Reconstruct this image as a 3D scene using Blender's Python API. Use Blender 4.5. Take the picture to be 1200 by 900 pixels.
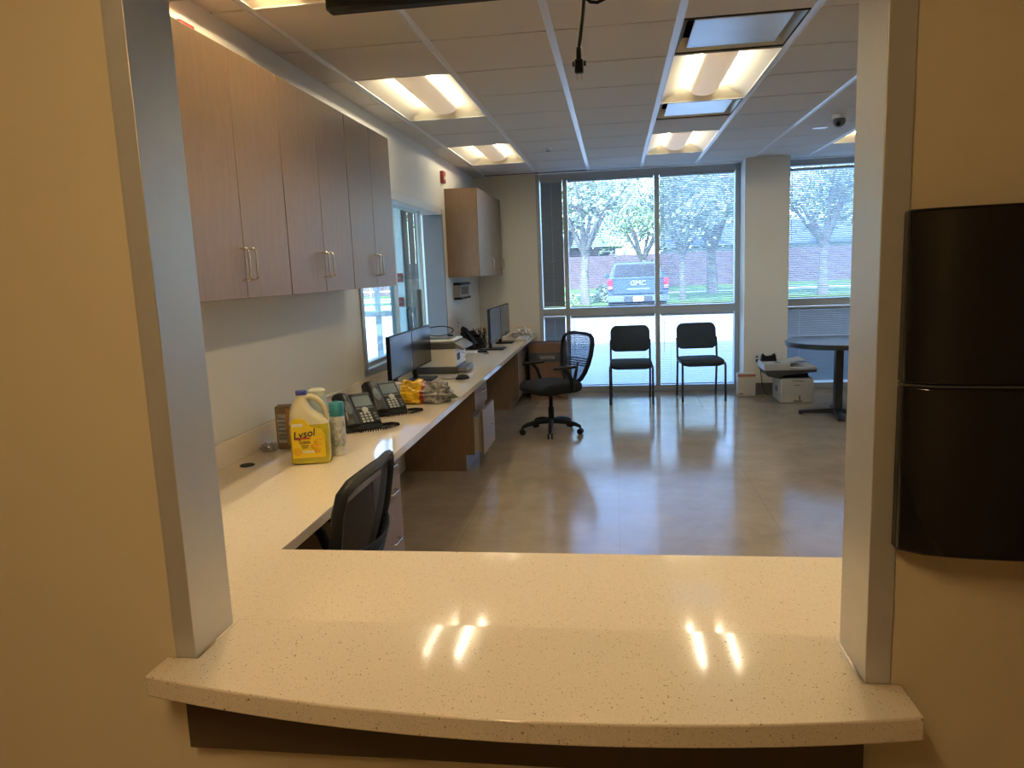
import bpy, math, random
from mathutils import Vector, Matrix, noise as mnoise

# ------------------------------------------------------------------ clearing
for o in list(bpy.data.objects):
    bpy.data.objects.remove(o)
SC = bpy.context.scene
COL = SC.collection
R = math.radians
random.seed(7)

# ------------------------------------------------------------------ camera
YAW, PITCH, ROLL, FPX = -.1436, -.1528, -.0399, 861.13
def cam_axes():
    f = Vector((math.sin(YAW)*math.cos(PITCH), math.cos(YAW)*math.cos(PITCH), math.sin(PITCH)))
    r = Vector((math.cos(YAW), -math.sin(YAW), 0)); u = r.cross(f)
    c, s = math.cos(ROLL), math.sin(ROLL)
    return c*r+s*u, -s*r+c*u, f
r_, u_, f_ = cam_axes()
cd = bpy.data.cameras.new('camera'); cam = bpy.data.objects.new('camera', cd); COL.objects.link(cam)
cd.sensor_width = 36; cd.lens = FPX/1200*36; cd.clip_start = .05; cd.clip_end = 500
cam.matrix_world = Matrix(((r_.x, u_.x, -f_.x, 0), (r_.y, u_.y, -f_.y, 0), (r_.z, u_.z, -f_.z, 1.53), (0, 0, 0, 1)))
SC.camera = cam

# ------------------------------------------------------------------ view, world, sun
SC.view_settings.view_transform = 'Standard'; SC.view_settings.look = 'None'
SC.view_settings.exposure = 0.5; SC.view_settings.gamma = 1.0
SC.view_settings.use_curve_mapping = False
SC.cycles.use_denoising = True
SC.cycles.max_bounces = 10; SC.cycles.diffuse_bounces = 5; SC.cycles.transparent_max_bounces = 24
SC.cycles.caustics_reflective = False; SC.cycles.caustics_refractive = False
SC.cycles.sample_clamp_indirect = 6.0
SKY_STRENGTH = 1.3
SUN_STRENGTH = 10.0
ROOM_LAMP = 33.0
NEAR_LAMP = 125.0
HALL_LAMP = 112.0
ROOM_TINT = (1.0, .90, .67)
NEAR_TINT = (1.0, .77, .44)
HALL_TINT = (1.0, .70, .36)
SUN_ELEV = 42
w = bpy.data.worlds.new('sky_world'); SC.world = w; w.use_nodes = True
nt = w.node_tree
sky = nt.nodes.new('ShaderNodeTexSky'); sky.sky_type = 'NISHITA'; sky.sun_disc = False
sky.sun_elevation = R(SUN_ELEV); sky.sun_rotation = R(190); sky.air_density = 1.0; sky.dust_density = 1.0
bg = nt.nodes['Background']; bg.inputs[1].default_value = SKY_STRENGTH
nt.links.new(sky.outputs[0], bg.inputs[0])
sl = bpy.data.lights.new('sun', 'SUN'); sl.energy = SUN_STRENGTH; sl.angle = R(.6); sl.color = (1, .96, .88)
sun = bpy.data.objects.new('sun', sl); COL.objects.link(sun)
sun.rotation_euler = Vector((.12, math.cos(R(SUN_ELEV)), -math.sin(R(SUN_ELEV)))).to_track_quat('-Z', 'Y').to_euler()
sun.location = (0, -20, 30)

# ------------------------------------------------------------------ mesh helpers
class MB:
    def __init__(s): s.v = []; s.f = []; s.m = []
    def _add(s, vs, fs, mi=0):
        b = len(s.v); s.v += [tuple(p) for p in vs]; s.f += [tuple(i+b for i in q) for q in fs]; s.m += [mi]*len(fs); return s
    def bx(s, x0, x1, y0, y1, z0, z1, mi=0, M=None):
        vs = [Vector((x, y, z)) for z in (z0, z1) for y in (y0, y1) for x in (x0, x1)]
        if M: vs = [M @ q for q in vs]
        return s._add(vs, [(0, 2, 3, 1), (4, 5, 7, 6), (0, 1, 5, 4), (2, 6, 7, 3), (0, 4, 6, 2), (1, 3, 7, 5)], mi)
    def rings(s, rs, caps=True, closed=False, mi=0):
        n = len(rs[0]); b = len(s.v)
        for rg in rs: s.v += [tuple(p) for p in rg]
        k = len(rs)
        for i in range(k if closed else k-1):
            a, c = b+i*n, b+((i+1) % k)*n
            for j in range(n):
                s.f.append((a+j, a+(j+1) % n, c+(j+1) % n, c+j)); s.m.append(mi)
        if caps and not closed:
            s.f.append(tuple(b+j for j in reversed(range(n)))); s.m.append(mi)
            s.f.append(tuple(b+(k-1)*n+j for j in range(n))); s.m.append(mi)
        return s
    def tube(s, pts, r, n=8, closed=False, mi=0, flat=1.0):
        pts = [Vector(p) for p in pts]; rs = []; k = len(pts)
        rr = r if isinstance(r, (list, tuple)) else [r]*k
        up = None
        for i, p in enumerate(pts):
            a = pts[(i-1) % k] if (closed or i > 0) else p
            c = pts[(i+1) % k] if (closed or i < k-1) else p
            t = (c-a).normalized()
            if up is None:
                up = Vector((0, 0, 1)) if abs(t.z) < .9 else Vector((1, 0, 0))
            x = t.cross(up)
            if x.length < 1e-5: x = t.orthogonal()
            x.normalize(); up = x.cross(t).normalized()
            rs.append([p + (x*math.cos(2*math.pi*j/n) + up*math.sin(2*math.pi*j/n)*flat)*rr[i] for j in range(n)])
        return s.rings(rs, closed=closed, mi=mi)
    def lathe(s, prof, n=20, c=(0, 0, 0), mi=0):
        rs = [[(c[0]+r*math.cos(2*math.pi*j/n), c[1]+r*math.sin(2*math.pi*j/n), c[2]+z) for j in range(n)] for r, z in prof]
        return s.rings(rs, mi=mi)
    def prism(s, pts, ax, a0, a1, mi=0):
        def mk(p, a):
            return {0: (a, p[0], p[1]), 1: (p[0], a, p[1]), 2: (p[0], p[1], a)}[ax]
        return s.rings([[mk(p, a0) for p in pts], [mk(p, a1) for p in pts]], mi=mi)
    def build(s, name, mat, parent=None, loc=(0, 0, 0), rot=(0, 0, 0), bevel=0, seg=2, smooth=None):
        me = bpy.data.meshes.new(name); me.from_pydata(s.v, [], s.f)
        for mm in (mat if isinstance(mat, (list, tuple)) else [mat]): me.materials.append(mm)
        for p, i in zip(me.polygons, s.m): p.material_index = i
        fix_normals(me)
        if smooth is not None or bevel:
            for p in me.polygons: p.use_smooth = True
            me.set_sharp_from_angle(angle=R(smooth if smooth is not None else 35))
        o = bpy.data.objects.new(name, me); COL.objects.link(o)
        o.location = loc; o.rotation_euler = rot; o.parent = parent
        if bevel:
            b = o.modifiers.new('bevel', 'BEVEL'); b.width = bevel; b.segments = seg; b.limit_method = 'ANGLE'; b.angle_limit = R(40); b.harden_normals = False
        return o
import bmesh
def fix_normals(me):
    bm = bmesh.new(); bm.from_mesh(me); bmesh.ops.recalc_face_normals(bm, faces=bm.faces[:]); bm.to_mesh(me); bm.free()
def box(name, mat, b, parent=None, bevel=0, seg=2, **k):
    return MB().bx(*b).build(name, mat, parent, bevel=bevel, seg=seg, **k)
def tag(o, label=None, cat=None, group=None, kind=None):
    if label: o['label'] = label
    if cat: o['category'] = cat
    if group: o['group'] = group
    if kind: o['kind'] = kind
    return o
def thing(name, label, cat, loc=(0, 0, 0), rz=0, group=None, kind=None):
    o = bpy.data.objects.new(name, None); COL.objects.link(o); o.empty_display_size = .1
    o.location = loc; o.rotation_euler = (0, 0, rz)
    return tag(o, label, cat, group, kind)
def struct(o, label=None, cat=None):
    return tag(o, label, cat, kind='structure')
def copy_tree(o, parent=None):
    c = o.copy(); COL.objects.link(c); c.parent = parent
    for ch in [x for x in COL.objects if x.parent == o]: copy_tree(ch, c)
    return c
def share(src, parent, loc=None, rot=None):
    c = src.copy(); COL.objects.link(c); c.parent = parent
    if loc is not None: c.location = loc
    if rot is not None: c.rotation_euler = rot
    return c
def text(name, body, size, mat, parent, loc, rot, shear=0, depth=.0006, bold=0):
    cu = bpy.data.curves.new(name, 'FONT'); cu.body = body; cu.size = size; cu.shear = shear; cu.extrude = depth
    cu.align_x = 'CENTER'; cu.align_y = 'CENTER'; cu.offset = bold; cu.resolution_u = 3
    t = bpy.data.objects.new(name, cu); COL.objects.link(t)
    bpy.context.view_layer.update()
    me = bpy.data.meshes.new_from_object(t.evaluated_get(bpy.context.evaluated_depsgraph_get()))
    bpy.data.objects.remove(t)
    me.materials.clear(); me.materials.append(mat)
    o = bpy.data.objects.new(name, me); COL.objects.link(o); o.parent = parent; o.location = loc; o.rotation_euler = rot
    return o

# ------------------------------------------------------------------ materials
def srgb(r, g, b):
    def c(x):
        x /= 255; return x/12.92 if x <= .04045 else ((x+.055)/1.055)**2.4
    return (c(r), c(g), c(b), 1)
def M(name, col, rough=.5, metal=0, spec=.5, var=0, vscale=6, stretch=(1, 1, 1), bump=0, bscale=60, emit=None, estr=0, coat=0, alpha=1, trans=0, rvar=0):
    m = bpy.data.materials.new(name); m.use_nodes = True; n = m.node_tree; p = n.nodes['Principled BSDF']
    col = tuple(col) if len(col) == 4 else (*col, 1)
    p.inputs['Base Color'].default_value = col; p.inputs['Roughness'].default_value = rough
    p.inputs['Metallic'].default_value = metal; p.inputs['Specular IOR Level'].default_value = spec
    p.inputs['Coat Weight'].default_value = coat; p.inputs['Coat Roughness'].default_value = .06
    if trans: p.inputs['Transmission Weight'].default_value = trans
    if emit: p.inputs['Emission Color'].default_value = (*emit[:3], 1); p.inputs['Emission Strength'].default_value = estr
    if alpha < 1: p.inputs['Alpha'].default_value = alpha
    tc = n.nodes.new('ShaderNodeTexCoord'); mp = n.nodes.new('ShaderNodeMapping'); mp.inputs['Scale'].default_value = stretch
    n.links.new(tc.outputs['Object'], mp.inputs['Vector'])
    if var or rvar:
        nz = n.nodes.new('ShaderNodeTexNoise'); nz.inputs['Scale'].default_value = vscale; nz.inputs['Detail'].default_value = 6
        n.links.new(mp.outputs[0], nz.inputs['Vector'])
    if var:
        rp = n.nodes.new('ShaderNodeValToRGB')
        rp.color_ramp.elements[0].position = .3; rp.color_ramp.elements[1].position = .7
        rp.color_ramp.elements[0].color = (*[c*(1-var) for c in col[:3]], 1); rp.color_ramp.elements[1].color = (*[min(1, c*(1+var)) for c in col[:3]], 1)
        n.links.new(nz.outputs['Fac'], rp.inputs[0]); n.links.new(rp.outputs[0], p.inputs['Base Color'])
    if rvar:
        mr = n.nodes.new('ShaderNodeMapRange'); mr.inputs['To Min'].default_value = max(0, rough-rvar); mr.inputs['To Max'].default_value = rough+rvar
        n.links.new(nz.outputs['Fac'], mr.inputs[0]); n.links.new(mr.outputs[0], p.inputs['Roughness'])
    if bump:
        nb = n.nodes.new('ShaderNodeTexNoise'); nb.inputs['Scale'].default_value = bscale; nb.inputs['Detail'].default_value = 4
        n.links.new(mp.outputs[0], nb.inputs['Vector'])
        bp = n.nodes.new('ShaderNodeBump'); bp.inputs['Strength'].default_value = bump; bp.inputs['Distance'].default_value = .01
        n.links.new(nb.outputs['Fac'], bp.inputs['Height']); n.links.new(bp.outputs[0], p.inputs['Normal'])
    return m
def glass(name, tint=(.85, .93, .95), refl=.10, rough=.0):
    m = bpy.data.materials.new(name); m.use_nodes = True; n = m.node_tree
    for x in list(n.nodes): n.nodes.remove(x)
    o = n.nodes.new('ShaderNodeOutputMaterial'); mx = n.nodes.new('ShaderNodeMixShader'); t = n.nodes.new('ShaderNodeBsdfTransparent'); g = n.nodes.new('ShaderNodeBsdfGlossy')
    lw = n.nodes.new('ShaderNodeLayerWeight'); lw.inputs[0].default_value = .5
    pw = n.nodes.new('ShaderNodeMath'); pw.operation = 'POWER'; pw.inputs[1].default_value = 5; n.links.new(lw.outputs['Facing'], pw.inputs[0])
    fr = n.nodes.new('ShaderNodeMath'); fr.operation = 'MULTIPLY_ADD'; fr.inputs[1].default_value = .9; fr.inputs[2].default_value = .025; n.links.new(pw.outputs[0], fr.inputs[0])
    t.inputs[0].default_value = (*tint, 1); g.inputs['Roughness'].default_value = rough
    n.links.new(fr.outputs[0], mx.inputs[0]); n.links.new(t.outputs[0], mx.inputs[1]); n.links.new(g.outputs[0], mx.inputs[2]); n.links.new(mx.outputs[0], o.inputs[0])
    return m
def quartz(name):
    m = M(name, srgb(226, 213, 190), .085, spec=.5, coat=.25); n = m.node_tree; p = n.nodes['Principled BSDF']
    tc = n.nodes.new('ShaderNodeTexCoord')
    base = (.80, .70, .56)
    def specks(scale, thr, prev, col):
        v = n.nodes.new('ShaderNodeTexVoronoi'); v.inputs['Scale'].default_value = scale
        n.links.new(tc.outputs['Object'], v.inputs['Vector'])
        sel = n.nodes.new('ShaderNodeSeparateColor'); n.links.new(v.outputs['Color'], sel.inputs[0])
        a = n.nodes.new('ShaderNodeMath'); a.operation = 'LESS_THAN'; n.links.new(v.outputs['Distance'], a.inputs[0])
        mu = n.nodes.new('ShaderNodeMath'); mu.operation = 'MULTIPLY'; n.links.new(sel.outputs[1], mu.inputs[0]); mu.inputs[1].default_value = thr[1]
        n.links.new(mu.outputs[0], a.inputs[1])
        b = n.nodes.new('ShaderNodeMath'); b.operation = 'LESS_THAN'; n.links.new(sel.outputs[0], b.inputs[0]); b.inputs[1].default_value = thr[0]
        c = n.nodes.new('ShaderNodeMath'); c.operation = 'MULTIPLY'; n.links.new(a.outputs[0], c.inputs[0]); n.links.new(b.outputs[0], c.inputs[1])
        mx = n.nodes.new('ShaderNodeMix'); mx.data_type = 'RGBA'; n.links.new(c.outputs[0], mx.inputs[0])
        n.links.new(prev, mx.inputs[6]); mx.inputs[7].default_value = (*col, 1)
        return mx.outputs[2]
    nz = n.nodes.new('ShaderNodeTexNoise'); nz.inputs['Scale'].default_value = 300; nz.inputs['Detail'].default_value = 3
    n.links.new(tc.outputs['Object'], nz.inputs['Vector'])
    rp = n.nodes.new('ShaderNodeValToRGB'); rp.color_ramp.elements[0].position = .3; rp.color_ramp.elements[1].position = .7
    rp.color_ramp.elements[0].color = (*[c*.92 for c in base], 1); rp.color_ramp.elements[1].color = (*[c*1.07 for c in base], 1)
    n.links.new(nz.outputs['Fac'], rp.inputs[0])
    c0 = specks(420, (.10, .50), rp.outputs[0], (.42, .31, .19))
    c1 = specks(240, (.10, .40), c0, (.33, .23, .13))
    c2 = specks(120, (.03, .26), c1, (.22, .14, .07))
    c3 = specks(90, (.010, .16), c2, (.95, .93, .88))
    n.links.new(c3, p.inputs['Base Color'])
    return m
def floor_mat():
    m = M('polished_floor', (.34, .285, .215), .2, spec=.5); n = m.node_tree; p = n.nodes['Principled BSDF']
    tc = n.nodes.new('ShaderNodeTexCoord')
    nz = n.nodes.new('ShaderNodeTexNoise'); nz.inputs['Scale'].default_value = 3.2; nz.inputs['Detail'].default_value = 9; nz.inputs['Roughness'].default_value = .65
    n.links.new(tc.outputs['Object'], nz.inputs['Vector'])
    rp = n.nodes.new('ShaderNodeValToRGB'); rp.color_ramp.elements[0].position = .3; rp.color_ramp.elements[1].position = .72
    rp.color_ramp.elements[0].color = (.30, .24, .175, 1); rp.color_ramp.elements[1].color = (.41, .34, .26, 1)
    n.links.new(nz.outputs['Fac'], rp.inputs[0])
    # thin seams of the sheet tiles
    br = n.nodes.new('ShaderNodeTexBrick'); br.offset = 0; br.inputs['Scale'].default_value = 1; br.inputs['Brick Width'].default_value = .9144; br.inputs['Row Height'].default_value = .9144
    br.inputs['Mortar Size'].default_value = .0015; br.inputs['Color1'].default_value = br.inputs['Color2'].default_value = (1, 1, 1, 1); br.inputs['Mortar'].default_value = (.72, .7, .68, 1)
    n.links.new(tc.outputs['Object'], br.inputs['Vector'])
    mx = n.nodes.new('ShaderNodeMix'); mx.data_type = 'RGBA'; mx.blend_type = 'MULTIPLY'; mx.inputs[0].default_value = 1
    n.links.new(rp.outputs[0], mx.inputs[6]); n.links.new(br.outputs['Color'], mx.inputs[7]); n.links.new(mx.outputs[2], p.inputs['Base Color'])
    mp = n.nodes.new('ShaderNodeMapping'); mp.inputs['Scale'].default_value = (2, 9, 1); mp.inputs['Rotation'].default_value = (0, 0, .3)
    n2 = n.nodes.new('ShaderNodeTexNoise'); n2.inputs['Scale'].default_value = 4; n2.inputs['Detail'].default_value = 8
    n.links.new(tc.outputs['Object'], mp.inputs['Vector']); n.links.new(mp.outputs[0], n2.inputs['Vector'])
    mr = n.nodes.new('ShaderNodeMapRange'); mr.inputs['From Min'].default_value = .3; mr.inputs['From Max'].default_value = .7; mr.inputs['To Min'].default_value = .10; mr.inputs['To Max'].default_value = .19
    n.links.new(n2.outputs['Fac'], mr.inputs[0]); n.links.new(mr.outputs[0], p.inputs['Roughness'])
    bp = n.nodes.new('ShaderNodeBump'); bp.inputs['Strength'].default_value = .10; bp.inputs['Distance'].default_value = .004
    n3 = n.nodes.new('ShaderNodeTexNoise'); n3.inputs['Scale'].default_value = 9; n3.inputs['Detail'].default_value = 5
    n.links.new(tc.outputs['Object'], n3.inputs['Vector']); n.links.new(n3.outputs['Fac'], bp.inputs['Height']); n.links.new(bp.outputs[0], p.inputs['Normal'])
    return m

m_wall = M('cream_wall_paint', (.73, .715, .66), .55, spec=.3, bump=.05, bscale=250)
m_hall = M('hall_wall_paint', (.70, .60, .42), .5, spec=.3, bump=.05, bscale=250)
m_tile = M('ceiling_tile', (.66, .62, .56), .9, spec=.1, bump=.15, bscale=300)
m_tee = M('ceiling_tee_white', (.72, .72, .72), .3, spec=.6)
m_dark = M('plenum_dark', (.02, .02, .02), .9)
m_floor = floor_mat()
m_floor.node_tree.nodes['Principled BSDF'].inputs['Specular IOR Level'].default_value = .75
m_quartz = quartz('speckled_quartz')
m_lam = M('brown_grey_laminate', (.225, .148, .09), .38, spec=.45, var=.08, vscale=9, stretch=(5, 5, .8))
m_lam_edge = M('laminate_dark_gap', (.05, .035, .025), .7)
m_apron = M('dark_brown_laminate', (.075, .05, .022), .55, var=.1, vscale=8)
m_alu = M('brushed_aluminium', (.60, .59, .57), .42, metal=.5, spec=.5, bump=.02, bscale=200, var=.03)
m_frame = M('anodised_window_frame', (.40, .45, .50), .45, metal=.2)
m_chrome = M('satin_nickel', (.72, .70, .66), .22, metal=1)
m_glass = glass('window_glass', (.76, .88, 1.0))
m_glass2 = glass('interior_glass', (.86, .93, .93))
m_white = M('white_plastic', (.70, .69, .66), .35, var=.02)
m_offwhite = M('warm_white_plastic', (.60, .57, .51), .4, var=.02)
m_black = M('black_plastic', (.010, .011, .013), .5, spec=.18, var=.1)
m_blackg = M('black_gloss', (.004, .004, .004), .05, spec=.35, coat=.2)
m_fabric = M('black_fabric', (.014, .016, .020), .9, spec=.2, bump=.25, bscale=500)
m_metalblk = M('black_metal', (.02, .021, .023), .4, spec=.5)
m_screen = M('dark_screen', (.014, .016, .019), .24, spec=.45)
m_grey = M('mid_grey_plastic', (.16, .165, .17), .45)
m_dgrey = M('dark_grey_plastic', (.05, .052, .055), .42)
m_slat = M('blind_slat', (.70, .76, .80), .45, spec=.4)
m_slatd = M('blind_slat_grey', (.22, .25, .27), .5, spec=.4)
m_card = M('cardboard', (.17, .10, .065), .8, var=.08, vscale=14)
m_paper = M('paper_white', (.78, .78, .76), .8)
m_red = M('red_plastic', (.24, .03, .025), .5)
m_base = M('grey_vinyl_base', (.13, .125, .12), .5)

# ------------------------------------------------------------------ room shell
H = 2.66
XL, XR, YF, YB = -1.68, 4.4, 1.276, 9.05
YW = 1.149                     # hall face of the service-window wall
struct(box('floor', m_floor, (-5.2, 6.2, -2.4, 9.25, -.12, 0)), 'polished beige brown floor with faint seams', 'floor')
# left wall with the interior window
WY0, WY1, WZ0, WZ1 = 4.72, 7.22, .875, 2.15
wl = MB()
wl.bx(XL-.18, XL, YF-.13, WY0, 0, H); wl.bx(XL-.18, XL, WY1, YB+.2, 0, H)
wl.bx(XL-.18, XL, WY0, WY1, 0, WZ0); wl.bx(XL-.18, XL, WY0, WY1, WZ1, H)
struct(wl.build('wall_left', m_wall), 'cream painted left wall with a wide interior window', 'wall')
# back wall pieces
wb = MB(); wb.bx(XL, -.93, YB, YB+.2, 0, H)
struct(wb.build('wall_back', m_wall), 'cream back wall in the corner left of the window', 'wall')
wc = MB(); wc.bx(1.455, 1.935, 8.72, YB+.2, 0, H)
struct(wc.build('wall_pier', m_wall), 'cream square pier standing between the two windows', 'wall')
struct(box('wall_right', m_wall, (XR, XR+.15, YF, YB+.2, 0, H)), 'cream painted right wall of the office', 'wall')
bb = MB(); bb.bx(1.452, 1.938, 8.712, 8.72, 0, .135)
struct(bb.build('baseboard_pier', m_base), 'grey vinyl base at the foot of the pier', 'baseboard')
struct(box('baseboard_right', m_base, (XR-.008, XR, YF, YB, 0, .1)), 'grey vinyl base along the right wall', 'baseboard')
# service-window wall (its hall face is what the camera stands before)
OX0, OX1, OZ0, OZ1 = -.802, .42, .82, 2.055
wf = MB()
wf.bx(-5.2, OX0, YW, YF, 0, H); wf.bx(OX1, 6.2, YW, YF, 0, H)
wf.bx(OX0, OX1, YW, YF, 0, OZ0); wf.bx(OX0, OX1, YW, YF, OZ1, H)
struct(wf.build('wall_front', m_hall), 'tan painted hallway wall around the service opening', 'wall')
# hallway shell around the camera
struct(box('wall_hall_back', m_hall, (-3.0, 3.0, -2.0, -1.88, 0, H)), 'tan hallway wall opposite the service opening', 'wall')
struct(box('wall_hall_left', m_hall, (-3.0, -2.88, -1.88, YW, 0, H)), 'tan wall closing the hallway on the left', 'wall')
struct(box('wall_hall_right', m_hall, (2.88, 3.0, -1.88, YW, 0, H)), 'tan wall closing the hallway on the right', 'wall')
HLX, HLY = -.95, -.95          # near-left corner of the hallway light's recess
hc = MB(); hc.bx(-3.0, HLX, -2.0, YW, H, H+.1); hc.bx(HLX+.6096, 3.0, -2.0, YW, H, H+.1)
hc.bx(HLX, HLX+.6096, -2.0, HLY, H, H+.1); hc.bx(HLX, HLX+.6096, HLY+1.2192, YW, H, H+.1); hc.bx(-3.0, 3.0, -2.0, YW, H+.16, H+.2)
struct(hc.build('ceiling_hall', m_tile), 'plain white ceiling over the hallway', 'ceiling')

# suspended ceiling ---------------------------------------------------------
T = .6096
GX0, GY0 = -1.5068, 3.7336
ceil = thing('ceiling', 'suspended ceiling of off white square tiles with bright runners', 'ceiling', kind='structure')
MB().bx(-5.2, 6.2, YF, 9.25, H+.16, H+.2).build('deck', m_dark, ceil)
fix = {}                                   # (col,row) cells taken by fixtures
LIGHTS = [(0, -3), (0, 1), (0, 5), (3, -3), (3, 1), (3, 5), (6, 1), (6, 5)]
VENTS = [(3, 0), (3, 3)]
for c, r in LIGHTS: fix[(c, r)] = fix[(c, r+1)] = 1
for v in VENTS: fix[v] = 1
GXW, GYW = .019, .0065                     # half widths of runner and joint
tile_full = None
ncol = 10
for c in range(-1, ncol):
    x0 = GX0+c*T+GXW; x1 = GX0+(c+1)*T-GXW
    if c == -1: x0 = XL
    if c == ncol-1: x1 = XR
    for r in range(-5, 9):
        y0 = GY0+r*T+GYW; y1 = GY0+(r+1)*T-GYW
        if r == -5: y0 = max(y0, YF)
        if r == 8: y1 = 8.96
        if y1-y0 < .02 or (c, r) in fix: continue
        full = c not in (-1, ncol-1) and r not in (-5, 8)
        if full and tile_full:
            share(tile_full, ceil, loc=((x0+x1)/2, (y0+y1)/2, H))
        else:
            hx, hy = (x1-x0)/2, (y1-y0)/2
            o = MB().bx(-hx, hx, -hy, hy, 0, .018).build('ceiling_tile', m_tile, ceil, loc=((x0+x1)/2, (y0+y1)/2, H))
            if full: tile_full = o
run0 = None
for c in range(0, ncol):
    x = GX0+c*T
    if run0 is None:
        g = MB(); g.bx(-GXW, GXW, YF, 8.97, .004, .03); g.bx(-GXW, -GXW+.004, YF, 8.97, -.001, .01); g.bx(GXW-.004, GXW, YF, 8.97, -.001, .01)
        run0 = g.build('runner', m_tee, ceil, loc=(x, 0, H))
    else: share(run0, ceil, loc=(x, 0, H))
jm = MB()
for r in range(-4, 9):
    for c in range(-1, ncol):
        if (c, r) in fix and (c, r-1) in fix: continue
        jm.bx(max(XL, GX0+c*T+.02), min(XR, GX0+(c+1)*T-.02), GY0+r*T-.008, GY0+r*T+.008, H+.0185, H+.03)
jo = jm.build('cross_tees', M('shadow_line_tee', (.03, .027, .024), .8), ceil); jo['kind'] = 'stuff'
# head trim where the ceiling meets the glazing
tr = MB(); tr.bx(XL, XR, 8.96, YB, H-.005, H+.04)
struct(tr.build('trim_1', m_tee), 'pale edge trim where ceiling meets the window wall', 'trim')

# service-opening frame -------------------------------------------------------
fr = thing('trim_2', 'brushed aluminium frame lining the service opening', 'frame', kind='structure')
Z0L = .86
def jamb(x0, x1):
    return MB().bx(x0, x1, YW-.004, YF+.002, Z0L, 2.055).build('jamb', m_alu, fr, bevel=.0015)
jamb(-.802, -.7625); jamb(.381, .42)
MB().bx(-.7625, .381, YW-.004, YF+.002, 2.017, 2.055).build('head', m_alu, fr, bevel=.0015)

# transaction ledge -----------------------------------------------------------
lg = thing('service_ledge', 'cream speckled quartz ledge with bowed front under the opening', 'counter', (0, 0, 0))
YG = YW-.0015
pts = [(-.80, YG), (-.822, YG), (-.822, 1.083)]
for i in range(0, 25):
    t = i/24; x = -.815+t*(.432+.815); pts.append((x, 1.080-.023*t - .064*(1-(2*t-1)**2)))
pts += [(.438, 1.058), (.438, YG), (.42, YG), (.379, YG), (.379, 1.30), (-.7605, 1.30), (-.7605, YG)]
MB().prism(pts, 2, .822, Z0L).build('slab', m_quartz, lg, bevel=.003)
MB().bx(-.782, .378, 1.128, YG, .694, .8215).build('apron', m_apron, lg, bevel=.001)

# work counter -----------------------------------------------------------------
ZC = .75
wk = thing('work_counter', 'long cream quartz desk counter running along the left wall', 'counter')
ga = .0015
cp = [(XL+ga, YF+ga), (2.6, YF+ga), (2.6, 1.945), (-.985, 1.945), (-.985, YB-ga), (XL+ga, YB-ga)]
MB().prism(cp, 2, ZC-.038, ZC-.0012).build('worktop', m_quartz, wk, bevel=.002)
MB().bx(XL+ga, XL+.02, 1.30, YB-.0215, ZC-.0012, ZC+.105).build('backsplash', m_quartz, wk, bevel=.002)
MB().bx(XL+ga, -1.03, YB-.02, YB-ga, ZC-.0012, ZC+.10).build('backsplash', m_quartz, wk, bevel=.002)
MB().lathe([(.031, 0), (.031, .003), (.024, .004), (.022, .002), (.0, .002)], 24, (-1.58, 2.88, ZC-.0012)).build('grommet', m_black, wk, smooth=40)
box('end_support', m_lam, (2.55, 2.59, YF+.01, 1.9, 0, ZC-.038), wk)

# ------------------------------------------------------------------ cabinets
def d_pull(parent, x, y, z, axis='z', L=.10, proj=.032, sx=1):
    """U-shaped bar pull on a face that looks along +X"""
    p = []
    h = L/2
    prof = [(0, -h), (proj*.75, -h), (proj*.95, -h+.006), (proj, -h+.014), (proj, h-.014), (proj*.95, h-.006), (proj*.75, h), (0, h)]
    for a, b in prof:
        p.append((x+a, y, z+b) if axis == 'z' else (x+a, y+b, z))
    return MB().tube(p, .0042, 8).build('handle', m_chrome, parent, smooth=60)
def upper_cab(y0, y1, z0, z1, label, nd=2, pair=True):
    t = thing('wall_cabinet', label, 'cabinet', (XL, y0, z0), group='brown wall cabinets')
    L, Hh, D = y1-y0, z1-z0, .31
    MB().bx(0, D, .001, L-.001, 0, Hh).build('body', m_lam, t)
    w_ = L/nd
    for i in range(nd):
        d = MB().bx(D+.002, D+.021, i*w_+.0017, (i+1)*w_-.0017, .001, Hh-.001).build('door', m_lam, t, bevel=.0012)
        if pair: yy = w_-.028 if i == 0 else w_+.028
        else: yy = (i+1)*w_-.06
        d_pull(d, D+.021, yy, .125, L=.115)
    return t
upper_cab(2.205, 2.966, 1.467, 2.352, 'brown two-door wall cabinet nearest the service opening')
upper_cab(2.97, 3.731, 1.467, 2.352, 'middle brown two-door wall cabinet of the row of three')
upper_cab(3.735, 4.485, 1.467, 2.352, 'brown two-door wall cabinet next to the interior window')
upper_cab(7.40, 8.92, 1.487, 2.365, 'brown wall cabinet alone in the far corner above the desk', pair=False)

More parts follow.
